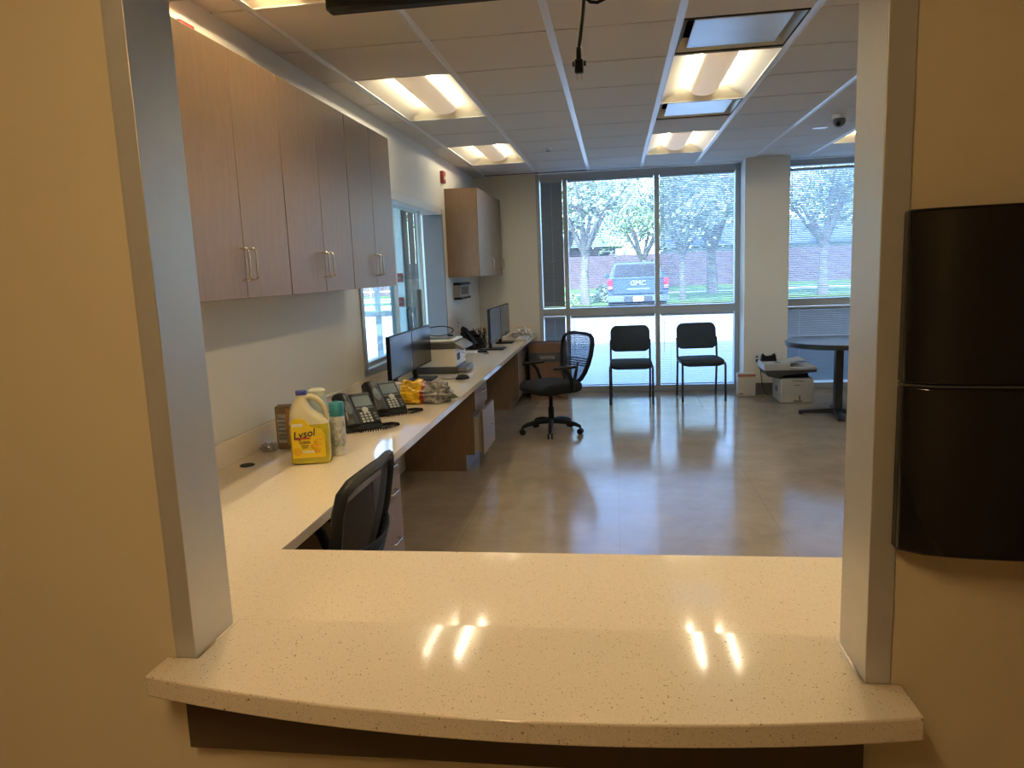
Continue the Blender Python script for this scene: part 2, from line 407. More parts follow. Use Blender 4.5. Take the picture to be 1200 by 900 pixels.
def base_cab(y0, y1, label, splits, pulled=None, xface=-1.08, kick=.10):
    t = thing('drawer_cabinet', label, 'cabinet', (XL, y0, 0), group='brown drawer cabinets under the counter')
    L = y1-y0; D = xface-XL-.02
    MB().bx(.02, D, 0, L, kick, ZC-.039).build('body', m_lam, t)
    MB().bx(.02, D-.07, .002, L-.002, 0, kick).build('toe_kick', m_lam, t)
    zs = splits
    for i in range(len(zs)-1):
        off = .055 if pulled == i else 0
        d = MB().bx(D+.002+off, D+.02+off, .002, L-.002, zs[i+1]+.0017, zs[i]-.0017).build('drawer', m_lam, t, bevel=.001)
        if off: MB().bx(D-.3+off, D+off, .03, L-.03, zs[i+1]+.02, zs[i]-.06).build('drawer_box', m_offwhite, d)
        zz = (zs[i]+zs[i+1])/2
        d_pull(d, D+.02+off, L/2+.04, zz if i < len(zs)-2 else zs[i+1]+(zs[i]-zs[i+1])*(.45 if len(zs) > 3 else .5), axis='y', L=.10, proj=.026)
        if i == len(zs)-2 and len(zs) > 3:
            MB().lathe([(.009, 0), (.009, .004), (.0, .004)], 12).build('lock', m_chrome, d, loc=(D+.02+off, L/2+.03, zs[i]-.07), rot=(0, R(90), 0))
    return t
base_cab(3.04, 3.44, 'brown three-drawer cabinet under the counter beside the mesh chair', [.705, .56, .45, .105])
base_cab(5.45, 5.98, 'brown two-drawer cabinet under the counter with lower drawer ajar', [.70, .475, .13], pulled=1, kick=.13)
base_cab(7.98, 8.98, 'brown drawer cabinet under the far end of the counter', [.70, .475, .13], kick=.13)

# ------------------------------------------------------------------ ceiling fixtures
m_refl = M('troffer_reflector', (.84, .77, .62), .5, spec=.3)
m_bask = M('perforated_basket', (.72, .64, .54), .55, emit=(1, .72, .42), estr=.30, bump=.1, bscale=400)
def lamp_mat(name, tint, s):
    return M(name, (.8, .8, .8), .4, emit=tint, estr=s)
m_lamp = lamp_mat('warm_tube', ROOM_TINT, ROOM_LAMP)
m_lamp_n = lamp_mat('near_warm_tube', NEAR_TINT, NEAR_LAMP)
m_lamp_h = lamp_mat('hall_warm_tube', HALL_TINT, HALL_LAMP)
def troffer(name, label, x0, y0, lamp, group, L=2*T, W=T):
    t = thing(name, label, 'ceiling light', (x0+W/2, y0+L/2, H), group=group)
    w2, l2 = W/2-.02, L/2-.006
    MB().bx(-w2, w2, -l2, l2, .125, .13).build('housing', m_offwhite, t)
    fm = MB()
    for s in (-1, 1):
        fm.bx(min(s*w2, s*(w2+.006)), max(s*w2, s*(w2+.006)), -l2-.004, l2+.004, -.002, .13)
        fm.bx(-w2, w2, min(s*l2, s*(l2+.005)), max(s*l2, s*(l2+.005)), -.002, .13)
    fm.build('frame', m_tee, t)
    # bowl reflector: two curved wings met by sloping end faces along a crease
    for s in (-1, 1):
        m = MB(); nx, ny = 14, 40
        for j in range(ny+1):
            e = j/ny; y = -l2+2*l2*(e-.12*math.sin(4*math.pi*e)/(4*math.pi)*0)
            for i in range(nx+1):
                q = i/nx; x = w2*(1-q)
                zx = .108*math.sin(q*math.pi/2); ze = 1.05*(l2-abs(y))
                m.v.append((s*x, y, .003+min(zx, ze)))
        for j in range(ny):
            for i in range(nx):
                a = j*(nx+1)+i; m.f.append((a, a+1, a+nx+2, a+nx+1)); m.m.append(0)
        m.build('reflector', m_refl, t, smooth=24)
    # basket: shallow half cylinder with rounded ends
    m = MB(); n = 12; rings = []
    bw, bl = .098, l2-.06
    for y, k in [(-bl, .03), (-bl+.012, .55), (-bl+.03, .85), (-bl+.06, .97), (-bl+.1, 1), (bl-.1, 1), (bl-.06, .97), (bl-.03, .85), (bl-.012, .55), (bl, .03)]:
        rings.append([(bw*math.cos(math.pi+math.pi*i/n)*(.75+.25*k), y, .058+.052*k*math.sin(math.pi+math.pi*i/n)) for i in range(n+1)])
    m.rings(rings, caps=True); m.build('basket', m_bask, t, smooth=60)
    for s in (-1, 1):
        MB().tube([(s*.108, -l2+.12, .072), (s*.108, l2-.12, .072)], .010, 10).build('tube', lamp, t, smooth=60)
    return t
L_names = {(0, -3): 'warm lit recessed ceiling light nearest above the wall cabinets, mostly out of frame', (0, 1): 'large lit recessed ceiling light above the end of the wall cabinets',
           (0, 5): 'farther lit recessed ceiling light near the corner cabinet', (3, -3): 'lit recessed ceiling light above the hanging power plug, out of frame', (3, 1): 'lit recessed ceiling light between the two metal air vents',
           (3, 5): 'lit recessed ceiling light nearest the window, beyond the smaller-looking vent', (6, 1): 'lit recessed ceiling light near the right wall, hidden behind the frame', (6, 5): 'lit recessed ceiling light at the right beside the dome camera'}
for c, r in LIGHTS:
    troffer('ceiling_light', L_names[(c, r)], GX0+c*T, GY0+r*T, m_lamp_n if r == -3 else m_lamp, 'recessed ceiling lights')
troffer('hallway_light', 'warm recessed light in the hallway ceiling behind the viewer', HLX, HLY, m_lamp_h, 'hallway lights')

m_vent = M('galvanised_vent', (.62, .64, .66), .33, metal=.7, var=.08, vscale=3)
m_vdark = M('vent_throat', (.03, .03, .03), .7)
for (c, r), lab in zip(VENTS, ('large metal plaque air vent in the ceiling nearer the viewer', 'metal plaque air vent in the ceiling between two lights')):
    t = thing('air_vent', lab, 'vent', (GX0+(c+.5)*T, GY0+(r+.5)*T, H), group='ceiling air vents')
    h = T/2-.02
    m = MB(); m.bx(-h, h, -h, h, .145, .15); m.bx(-h, -h+.004, -h, h, 0, .15); m.bx(h-.004, h, -h, h, 0, .15); m.bx(-h, h, -h, -h+.004, 0, .15); m.bx(-h, h, h-.004, h, 0, .15)
    m.build('throat', m_vdark, t)
    m = MB()     # sloped cone sides
    for a, b in (((-h, -h), (h, -h)), ((h, -h), (h, h)), ((h, h), (-h, h)), ((-h, h), (-h, -h))):
        k = .86
        m._add([(a[0], a[1], 0), (b[0], b[1], 0), (b[0]*k, b[1]*k, .07), (a[0]*k, a[1]*k, .07)], [(0, 1, 2, 3)])
    m.build('cone', m_vent, t)
    k = h*.80
    MB().bx(-k, k, -k, k, .012, .022).build('plaque', m_vent, t, bevel=.003)
    for sx in (-1, 1):
        for sy in (-1, 1):
            MB().tube([(sx*k*.7, sy*k*.7, .02), (sx*k*.7, sy*k*.7, .14)], .006, 6).build('hanger', m_chrome, t)
# linear slot by the window wall
sl_ = thing('slot_diffuser', 'dark linear air slot in the ceiling along the back wall', 'vent', (0, 0, H))
MB().bx(-1.52, -.31, 8.90, 8.955, -.002, .004).build('slot', m_vdark, sl_); MB().bx(-1.53, -.30, 8.955, 8.965, -.003, .006).build('flange', m_tee, sl_)
# sprinkler, cover plate, dome camera
t = thing('fire_sprinkler', 'small sprinkler head in the ceiling above the left desk', 'sprinkler', (-.609, 7.2, H))
MB().lathe([(.04, 0), (.04, -.004), (.014, -.008), (.012, -.02), (.0, -.02)], 16).build('escutcheon', m_white, t, smooth=40)
MB().lathe([(.0, -.02), (.022, -.022), (.022, -.025), (.0, -.025)], 12).build('deflector', m_chrome, t)
t = thing('sprinkler_cover', 'round white cover plate in the ceiling beside the dome camera', 'sprinkler', (1.797, 7.0, H))
MB().lathe([(.06, 0), (.058, -.006), (.0, -.007)], 24).build('plate', m_white, t, smooth=40); MB().lathe([(.066, .0), (.066, -.002), (.058, -.002), (.058, 0)], 24).build('rim', m_offwhite, t)
t = thing('dome_camera', 'grey turret security camera under the ceiling at the right', 'camera', (1.80, 6.45, H))
MB().lathe([(.055, 0), (.055, -.02), (.048, -.03), (.0, -.03)], 20).build('mount', m_white, t, smooth=40)
MB().lathe([(.0, -.025), (.045, -.028), (.048, -.05), (.042, -.075), (.022, -.092), (.0, -.096)], 20).build('turret', m_grey, t, smooth=60)
MB().lathe([(.0, 0), (.018, 0), (.018, .006), (.0, .008)], 14).build('lens', m_blackg, t, loc=(-.016, -.034, -.072), rot=(R(125), 0, R(-20)))
# hanging TV seen only by its lower edge
t = thing('hanging_television', 'black flat television hanging from the ceiling, only lower edge visible', 'television', (-.17, 1.83, 2.165))
MB().bx(-.51, .51, -.022, .022, 0, .60).build('casing', m_black, t, bevel=.008)
MB().bx(-.50, .50, .0221, .024, .015, .588).build('screen', m_screen, t)
MB().bx(-.2, .2, -.06, -.022, .15, .42).build('rear_housing', m_black, t, bevel=.01)
MB().tube([(0, -.05, .3), (0, -.05, .495)], .02, 10).build('mount_pole', m_metalblk, t)
# loose power cord from the ceiling
t = thing('hanging_cable', 'black power cord with plug dangling from the ceiling', 'cord', (-.09, 2.2, H))
MB().tube([(.03, 0, 0), (.028, 0, -.2), (.02, 0, -.36), (.014, 0, -.42), (.006, 0, -.48), (-.002, 0, -.53)], .0058, 8).build('cable', m_black, t, smooth=60)
cp_ = [(.055+.04*math.cos(a/12*2*math.pi), .01*math.sin(a), -.365+.035*math.sin(a/12*2*math.pi)) for a in range(12)]
MB().tube(cp_, .005, 7, closed=True).build('coil', m_black, t, smooth=60)
MB().bx(-.013, .012, -.011, .011, -.585, -.548).bx(-.008, .007, -.009, .009, -.548, -.515).build('plug', m_black, t, bevel=.004)
for s in (-1, 1):
    MB().tube([(s*.016, 0, -.553), (s*.016, 0, -.566)], .004, 6).build('grip_lug', m_black, t)
    MB().bx(s*.0065-.001, s*.0065+.001, -.003, .003, -.603, -.585).build('prong', m_chrome, t)

# ------------------------------------------------------------------ hallway wall dispenser
t = thing('wall_dispenser', 'glossy black bow-fronted dispenser on the tan wall at the right', 'dispenser', (.652, YW, 1.09))
def bowed(z0, z1):
    n = 16; W2 = .24
    out = [(-W2, 0)]
    for i in range(n+1):
        x = -W2+2*W2*i/n; out.append((x, -.022-.045*math.sqrt(max(0, 1-(x/W2)**2))))
    out.append((W2, 0))
    return MB().prism(out, 2, z0, z1)
bowed(0, .252).build('lower_cover', m_blackg, t, bevel=.004, smooth=30)
bowed(.2545, .503).build('upper_cover', m_blackg, t, bevel=.004, smooth=30)
bowed(.252, .2545).build('seam_strip', m_dgrey, t)

# ------------------------------------------------------------------ glazing
def pane(parent, x0, x1, z0, z1, y=YB+.075, mat=None):
    return MB().bx(x0, x1, y, y+.006, z0, z1).build('pane', mat or m_glass, parent)
def member(parent, name, b, mat=None):
    return MB().bx(*b).build(name, mat or m_frame, parent, bevel=.002)
FY0, FY1 = YB+.0, YB+.14
ZT0, ZT1 = .955, 1.045
w1 = thing('window_1', 'wide three-bay aluminium window reaching from floor to ceiling', 'window', kind='structure')
VX = [(-.93, -.885), (-.605, -.555), (.475, .53), (1.40, 1.455)]
for a, b in VX: member(w1, 'mullion', (a, b, FY0, FY1, 0, H-.003))
for (a, b) in ((-.885, -.605), (-.555, .475), (.53, 1.40)):
    member(w1, 'transom', (a, b, FY0+.004, FY1, ZT0, ZT1)); member(w1, 'sill', (a, b, FY0+.004, FY1, 0, .075)); member(w1, 'head', (a, b, FY0+.004, FY1, 2.585, H-.003))
    pane(w1, a, b, .075, ZT0); pane(w1, a, b, ZT1, 2.585)
w2 = thing('window_2', 'tall aluminium window to the right of the pier', 'window', kind='structure')
for a, b in ((1.935, 1.985), (3.10, 3.16), (4.33, 4.40)): member(w2, 'mullion', (a, b, FY0, FY1, 0, H-.003))
for (a, b) in ((1.985, 3.10), (3.16, 4.33)):
    member(w2, 'transom', (a, b, FY0+.004, FY1, .985, 1.075)); member(w2, 'sill', (a, b, FY0+.004, FY1, 0, .075)); member(w2, 'head', (a, b, FY0+.004, FY1, 2.585, H-.003))
    pane(w2, a, b, .075, .985); pane(w2, a, b, 1.075, 2.585)

def blind(label, x0, x1, z0, z1, tilt, mat=None, slat=.025, pitch=.0215, wand=True):
    t = thing('venetian_blind', label, 'blind', ((x0+x1)/2, YB+.035, z0), group='venetian blinds on the window wall')
    mat = mat or m_slat; hw = (x1-x0)/2-.008; hh = z1-z0
    MB().bx(-hw, hw, -.016, .016, hh-.028, hh).build('headrail', m_frame, t, bevel=.002)
    MB().bx(-hw, hw, -.011, .011, 0.002, .016).build('bottom_rail', m_slat, t, bevel=.003)
    n = round((hh-.028-.034)/pitch); pitch = (hh-.028-.034)/n; s0 = None
    n += 1
    for i in range(n):
        z = .03+i*pitch
        if s0 is None:
            m = MB(); c = slat/2
            prof = [(-c, -.0012), (-c*.4, .0006), (c*.4, .0006), (c, -.0012), (c, -.0006), (c*.4, .0012), (-c*.4, .0012), (-c, -.0006)]
            m.prism(prof, 0, -hw+.003, hw-.003)
            s0 = m.build('slat', mat, t, loc=(0, 0, z), rot=(R(tilt), 0, 0))
        else: share(s0, t, loc=(0, 0, z))
    for sx in (-.72, .72) if hw > .2 else (0,):
        for dy in (-.0125, .0125):
            MB().tube([(sx*hw, dy, .01), (sx*hw, dy, hh-.02)], .0007, 4).build('ladder_cord', m_paper, t)
    if wand: MB().tube([(-hw+.04, -.022, hh-.03), (-hw+.042, -.024, hh*.45)], .003, 6).build('wand', m_paper, t)
    return t
blind('closed dark blind in the narrow upper bay left of the tree view', -.885, -.605, ZT1+.01, 2.585, -68, m_slatd, wand=False)
blind('closed dark blind in the narrow lower bay behind the mesh chair', -.885, -.605, .085, ZT0-.005, -62, m_slatd, wand=False)
blind('opened blind in the wide upper bay with the pickup truck behind', -.555, .475, ZT1+.005, 2.583, -13)
blind('opened blind low in the window behind the left guest chair', -.555, .475, .08, ZT0-.003, -16)
blind('half tilted bluish blind in the upper bay beside the pier', .53, 1.40, ZT1+.005, 2.583, -27)
blind('opened blind low in the window behind the right guest chair', .53, 1.40, .08, ZT0-.003, -15)
blind('half tilted bluish blind high in the window right of the pier', 1.985, 3.10, 1.08, 2.565, -30)
blind('closed grey blind low in the window behind the round table', 1.985, 3.10, .08, .98, -58, m_slatd, wand=False)
blind('half tilted blind high in the window by the right wall, hidden from view', 3.16, 4.33, 1.08, 2.565, -30)
blind('closed blind low in the window by the right wall, hidden from view', 3.16, 4.33, .08, .98, -58, m_slatd, wand=False)

# interior window in the left wall -------------------------------------------------
w3 = thing('window_3', 'aluminium framed sliding interior window in the left wall above the desk', 'window', kind='structure')
fx0, fx1 = XL-.182, XL+.012
m_ivory = M('ivory_window_frame', (.62, .60, .55), .4)
member(w3, 'frame_near', (fx0, fx1, WY0-.005, WY0+.05, WZ0, WZ1), m_frame)
member(w3, 'frame_far', (fx0, fx1, WY1-.035, WY1+.004, WZ0, WZ1), m_grey)
member(w3, 'frame_head', (fx0, fx1, WY0-.005, WY1+.004, WZ1-.05, WZ1+.02), m_ivory)
member(w3, 'frame_sill', (fx0, fx1, WY0-.005, WY1+.004, WZ0-.012, WZ0+.03), m_frame)
for (a, b, xx) in ((WY0+.05, 5.74, XL-.05), (5.71, 6.70, XL-.085)):
    member(w3, 'sash_stile', (xx-.012, xx+.012, a, a+.03, WZ0+.03, WZ1-.05), m_frame); member(w3, 'sash_stile', (xx-.012, xx+.012, b-.035, b, WZ0+.03, WZ1-.05), m_ivory)
    member(w3, 'sash_rail', (xx-.012, xx+.012, a+.03, b-.035, WZ0+.03, WZ0+.06), m_frame)
    MB().bx(xx-.003, xx+.003, a+.03, b-.035, WZ0+.06, WZ1-.05).build('pane', m_glass2, w3)

# vestibule seen through it
m_panel = M('fill_panel_lens', (.8, .8, .8), .5, emit=(.86, .95, 1.0), estr=6)  # glowing panels added to brighten the vestibule, no fixture known there
for yy in (5.2, 7.7):
    t = thing('vestibule_fill_light', ('added cool fill light in the vestibule ceiling, nearer one', 'added cool fill light in the vestibule ceiling, farther one')[yy > 6], 'ceiling light', (-3.0, yy, H), group='added vestibule fill lights')
    MB().bx(-.3, .3, -.3, .3, -.012, 0).build('lens', m_panel, t)
    MB().bx(-.32, .32, -.32, -.3, -.015, 0).bx(-.32, .32, .3, .32, -.015, 0).bx(-.32, -.3, -.3, .3, -.015, 0).bx(.3, .32, -.3, .3, -.015, 0).build('rim', m_tee, t)
m_vest = M('vestibule_paint', (.55, .66, .68), .5)
wvl = MB(); wvl.bx(-4.6, -4.48, 2.6, YB, 0, .3); wvl.bx(-4.6, -4.48, 2.6, YB, 2.45, H)
for yy in (2.6, 4.2, 5.8, 7.4): wvl.bx(-4.6, -4.48, yy, yy+.1, .3, 2.45)  # openings added so daylight gets into the vestibule
struct(wvl.build('wall_vestibule_left', m_vest), 'unseen pale teal vestibule wall with openings added to let daylight in', 'wall')
w5 = thing('window_5_added', 'unseen glazed side added to let daylight into the vestibule', 'window', kind='structure')
for yy in (2.7, 4.3, 5.9, 7.5): MB().bx(-4.545, -4.54, yy, yy+1.5, .3, 2.45).build('pane', m_glass, w5)  # unseen glazing added to brighten the vestibule from the side
struct(box('wall_vestibule_near', m_vest, (-4.6, XL-.18, 2.6, 2.72, 0, H)), 'pale wall closing the vestibule at the near end', 'wall')
struct(box('ceiling_vestibule', m_tile, (-4.6, XL-.18, 2.6, YB+.2, H+.001, H+.1)), 'white ceiling of the vestibule', 'ceiling')
wv = MB(); wv.bx(-2.76, -2.61, YB-.05, YB+.15, 0, H); wv.bx(-2.42, XL-.18, YB-.05, YB+.15, 0, H)
struct(wv.build('wall_vestibule_front', m_vest), 'teal tinted wall strip beside the vestibule glazing', 'wall')
w4 = thing('window_4', 'glazed vestibule front with slim mullions seen through the interior window', 'window', kind='structure')
for a, b in ((-4.48, -4.42), (-3.62, -3.57), (-3.03, -2.98), (-2.80, -2.76)): member(w4, 'mullion', (a, b, YB, YB+.1, 0, H))
for a, b in ((-4.42, -3.62), (-3.57, -3.03), (-2.98, -2.80)):
    member(w4, 'transom', (a, b, YB+.01, YB+.1, 1.02, 1.09)); member(w4, 'sill', (a, b, YB+.01, YB+.1, 0, .25))
    MB().bx(a, b, YB+.05, YB+.056, .25, H).build('pane', m_glass, w4)
m_vane = M('grey_vane', (.13, .14, .145), .6)
t = thing('vertical_blind', 'dark grey closed vertical blind seen through the interior window', 'blind', (-2.515, YB-.01, .05))
for i in range(5):
    MB().bx(-.098+i*.040, -.098+i*.040+.038, -.004-.004*(i % 2), 0-.004*(i % 2), 0, 2.5).build('vane', m_vane, t)
MB().bx(-.115, .115, -.02, .02, 2.5, 2.56).build('headrail', m_frame, t)
for z, lab in ((1.50, 'upper red alarm box on the teal wall behind the interior window'), (1.20, 'lower red alarm box on the teal wall behind the interior window')):
    t = thing('alarm_box', lab, 'alarm', (-2.665, YB-.05, z-.055), group='red alarm boxes in the vestibule')
    MB().bx(-.04, .04, -.04, 0, 0, .11).build('case', m_red, t, bevel=.005)
    MB().bx(-.025, .025, -.046, -.04, .045, .06).build('pull_bar', m_grey, t)
# unidentified dark object by the far jamb, built as a post
t = thing('dark_post', 'black vertical post seen through the interior window', 'handle', (-2.36, 8.75, 0))
MB().tube([(0, 0, 0), (0, 0, 1.35)], .03, 10).build('post', m_black, t, smooth=60); MB().lathe([(.10, 0), (.10, .012), (.0, .012)], 18).build('base', m_black, t)

# red fire devices on the left wall
t = thing('fire_strobe', 'red fire alarm strobe on the left wall above the corner cabinet', 'alarm', (XL, 7.31, 2.41), group='red fire strobes')
MB().bx(0, .035, -.05, .05, 0, .115).build('case', m_red, t, bevel=.004); MB().bx(.035, .045, -.03, .03, .03, .06).build('lens', m_white, t)
t = thing('fire_strobe', 'red fire alarm strobe peeking above the nearest wall cabinet', 'alarm', (XL, 2.87, 2.428), group='red fire strobes')
MB().bx(0, .035, -.05, .05, 0, .115).build('case', m_red, t, bevel=.004); MB().bx(.035, .045, -.03, .03, .03, .06).build('lens', m_white, t)
# wall device under the far cabinet
t = thing('wall_terminal', 'grey wall terminal with black top and bottom under corner cabinet', 'terminal', (XL, 7.62, 1.25))
MB().bx(0, .07, 0, .50, .022, .155).build('body', M('terminal_grey', (.30, .31, .33), .4), t, bevel=.006)
MB().bx(0, .08, -.01, .51, 0, .024).build('lower_bar', m_black, t, bevel=.004); MB().bx(0, .08, -.01, .51, .152, .176).build('upper_bar', m_black, t, bevel=.004)
MB().bx(.07, .073, .06, .40, .05, .13).build('display', m_screen, t)
def outlet(label, loc, rot):
    t = thing('wall_outlet', label, 'outlet', loc, group='wall outlets'); t.rotation_euler = rot
    MB().bx(-.036, .036, -.006, 0, -.058, .058).build('plate', m_white, t, bevel=.002)
    for z in (-.02, .02): MB().bx(-.015, .015, -.008, -.005, z-.013, z+.013).build('socket', m_grey, t, bevel=.002)
    return t
outlet('white wall outlet above the far desk below the wall terminal', (XL, 7.72, .98), (0, 0, R(90)))
outlet('white wall outlet with black cord on the pier', (1.60, 8.72, .42), (0, 0, 0))
outlet('second white outlet on the pier behind the floor printer', (1.80, 8.72, .42), (0, 0, 0))

# ------------------------------------------------------------------ desk items
def rrect(w_, d_, r, n=4, cx=0, cy=0):
    out = []
    for qx, qy, a0 in ((1, 1, 0), (-1, 1, 90), (-1, -1, 180), (1, -1, 270)):
        for i in range(n+1):
            a = R(a0+90*i/n); out.append((cx+qx*(w_/2-r)+r*math.cos(a), cy+qy*(d_/2-r)+r*math.sin(a)))
    return out
m_liq = M('yellow_cleaner', (.46, .40, .015), .25, spec=.5, coat=.3)
m_milk = M('milky_plastic', (.55, .50, .34), .35)
m_label = M('yellow_label', (.82, .60, .015), .4)
m_blue = M('blue_cap', (.03, .045, .28), .4)
m_ink = M('black_ink', (.015, .012, .02), .5)
m_redink = M('red_ink', (.40, .02, .02), .5)
m_lemon = M('lemon_yellow', (.75, .42, .01), .4)
t = thing('cleaner_jug', 'large yellow cleaner jug with blue cap on the counter', 'jug', (-1.31, 2.945, ZC), R(15))
def sec(z, w_, d_, r, cx=0): return [(x, y, z) for x, y in rrect(w_, d_, r, 4, cx)]
bd = MB(); bd.rings([sec(0, .150, .105, .022), sec(.006, .162, .117, .026), sec(.02, .165, .12, .028), sec(.05, .163, .118, .028), sec(.06, .165, .12, .028), sec(.09, .163, .118, .028), sec(.10, .165, .12, .028), sec(.135, .166, .12, .03), sec(.172, .164, .118, .03)])
bd.build('filled_body', m_liq, t, smooth=50)
up = MB(); up.rings([sec(.172, .164, .118, .03), sec(.188, .148, .112, .03, -.007), sec(.205, .120, .104, .03, -.020), sec(.225, .096, .092, .03, -.030), sec(.25, .070, .074, .028, -.034), sec(.275, .049, .054, .023, -.030), sec(.288, .043, .044, .0205, -.026), sec(.296, .042, .042, .0205, -.026)])
up.build('upper_body', m_milk, t, smooth=60)
MB().tube([(-.018, 0, .280), (.010, 0, .284), (.036, 0, .273), (.057, 0, .248), (.069, 0, .216), (.0705, 0, .19), (.066, 0, .168)], [.012, .0125, .0125, .0115, .011, .012, .016], 12).build('handle', m_milk, t, smooth=60)
MB().lathe([(.023, .293), (.024, .296), (.024, .308), (.022, .311), (.0, .311)], 24, (-.026, 0, 0)).build('cap', m_blue, t, smooth=40)
lb = MB().prism([(-.070, .030), (.060, .030), (.066, .036), (.066, .128), (.054, .150), (.010, .160), (-.010, .196), (-.05, .202), (-.070, .190)], 1, -.0612, -.0595).build('label', m_label, t)
text('brand_lettering', 'Lysol', .044, m_ink, lb, (-.020, -.0622, .132), (R(90), R(-8), 0), shear=.25, bold=.0006)
MB().tube([(-.060, -.0618, .108), (-.035, -.0618, .116), (-.01, -.0618, .116), (.008, -.0618, .114)], [.001, .0035, .004, .002], 6, flat=1).build('red_swoosh', m_redink, lb)
MB().bx(-.066, -.022, -.0622, -.0612, .166, .178).build('claim_patch', m_paper, lb)
text('claim_lettering', 'CLEAN', .015, m_ink, lb, (-.018, -.0622, .096), (R(90), 0, 0), bold=.0004)
for k in range(2): MB().bx(-.034+.004*k, -.002-.004*k, -.0622, -.0612, .0805-.008*k, .0835-.008*k).build('small_print', m_ink, lb)
for x, z, r in ((.036, .094, .017), (.018, .078, .012), (.032, .064, .016), (-.05, .058, .018), (.046, .11, .010)):
    MB().lathe([(r, 0), (r*.9, .0012), (0, .0016)], 18).build('lemon', m_lemon, lb, loc=(x, -.0612, z), rot=(R(90), 0, 0), smooth=60)
MB().bx(-.03, .02, -.0622, -.0612, .052, .060).build('scent_band', m_paper, lb)

t = thing('spray_can', 'aerosol spray can with teal cap behind the cleaner jug', 'can', (-1.232, 3.06, ZC))
MB().lathe([(.030, 0), (.033, .003), (.033, .170), (.030, .178), (.029, .18)], 24).build('can_body', M('can_print', (.52, .53, .52), .35, var=.25, vscale=30), t, smooth=40)
MB().lathe([(.031, .176), (.0325, .18), (.0325, .232), (.029, .237), (0, .238)], 24).build('cap', M('teal_cap', (.03, .22, .30), .35), t, smooth=40)
lbb = MB().lathe([(.0333, .04), (.0333, .15)], 24).build('wrap_label', M('can_label', (.42, .43, .44), .4, var=.5, vscale=55), t, smooth=60)
t = thing('wipes_canister', 'pale grey tall canister hidden behind the cleaner jug', 'canister', (-1.335, 3.10, ZC))
MB().lathe([(.040, 0), (.042, .004), (.042, .255), (.036, .27)], 24).build('canister_body', M('pale_canister', (.38, .45, .46), .4), t, smooth=40)
MB().lathe([(.040, .262), (.040, .285), (.03, .292), (0, .293)], 24).build('lid', M('pale_green_lid', (.50, .54, .46), .4), t, smooth=40)
t = thing('product_carton', 'narrow brown printed carton standing left of the cleaner jug', 'box', (-1.545, 3.20, ZC), R(12))
MB().bx(-.035, .035, -.035, .035, 0, .20).build('carton', M('carton_brown', (.22, .15, .09), .6, var=.1), t, bevel=.002)
MB().bx(-.028, .012, -.0365, -.035, .03, .165).build('print_panel', M('carton_print', (.38, .36, .33), .6, var=.55, vscale=45, stretch=(.3, 1, 1)), t)
MB().bx(.014, .033, -.0365, -.035, .02, .19).build('orange_panel', M('carton_orange', (.46, .25, .08), .6), t)
for k in range(6): MB().bx(-.024, .008, -.0372, -.0365, .045+k*.019, .053+k*.019).build('print_line', m_grey, t)
def blob(name, mat, parent, r, loc=(0, 0, 0), seed=0, amp=.3, f=3, n=14, flat=True):
    m = MB(); rs = []
    for i in range(n+1):
        th = math.pi*i/n; rg = []
        for j in range(n*2):
            ph = math.pi*j/n; d = Vector((math.sin(th)*math.cos(ph), math.sin(th)*math.sin(ph), math.cos(th)))
            k = 1+amp*mnoise.fractal(d*f+Vector((seed*7.1, 0, 0)), 1, 2, 3)
            p = Vector((d.x*r[0], d.y*r[1], d.z*r[2]))*k
            if flat: p.z = max(p.z, -r[2]*.55)
            rg.append(p+Vector(loc))
        rs.append(rg)
    return m.rings(rs, caps=False).build(name, mat, parent, smooth=25)
m_film = M('crinkled_clear_film', (.42, .42, .41), .12, spec=.8, bump=.6, bscale=40, alpha=.75)
t = thing('plastic_scrap', 'small crumpled clear plastic scrap beside the brown carton', 'plastic', (-1.60, 3.12, ZC+.014))
blob('film', m_film, t, (.035, .028, .022), seed=3, amp=.5, f=4, n=10); blob('film_fold', m_film, t, (.02, .018, .02), (.025, .01, 0), seed=5, amp=.5, f=4, n=8)

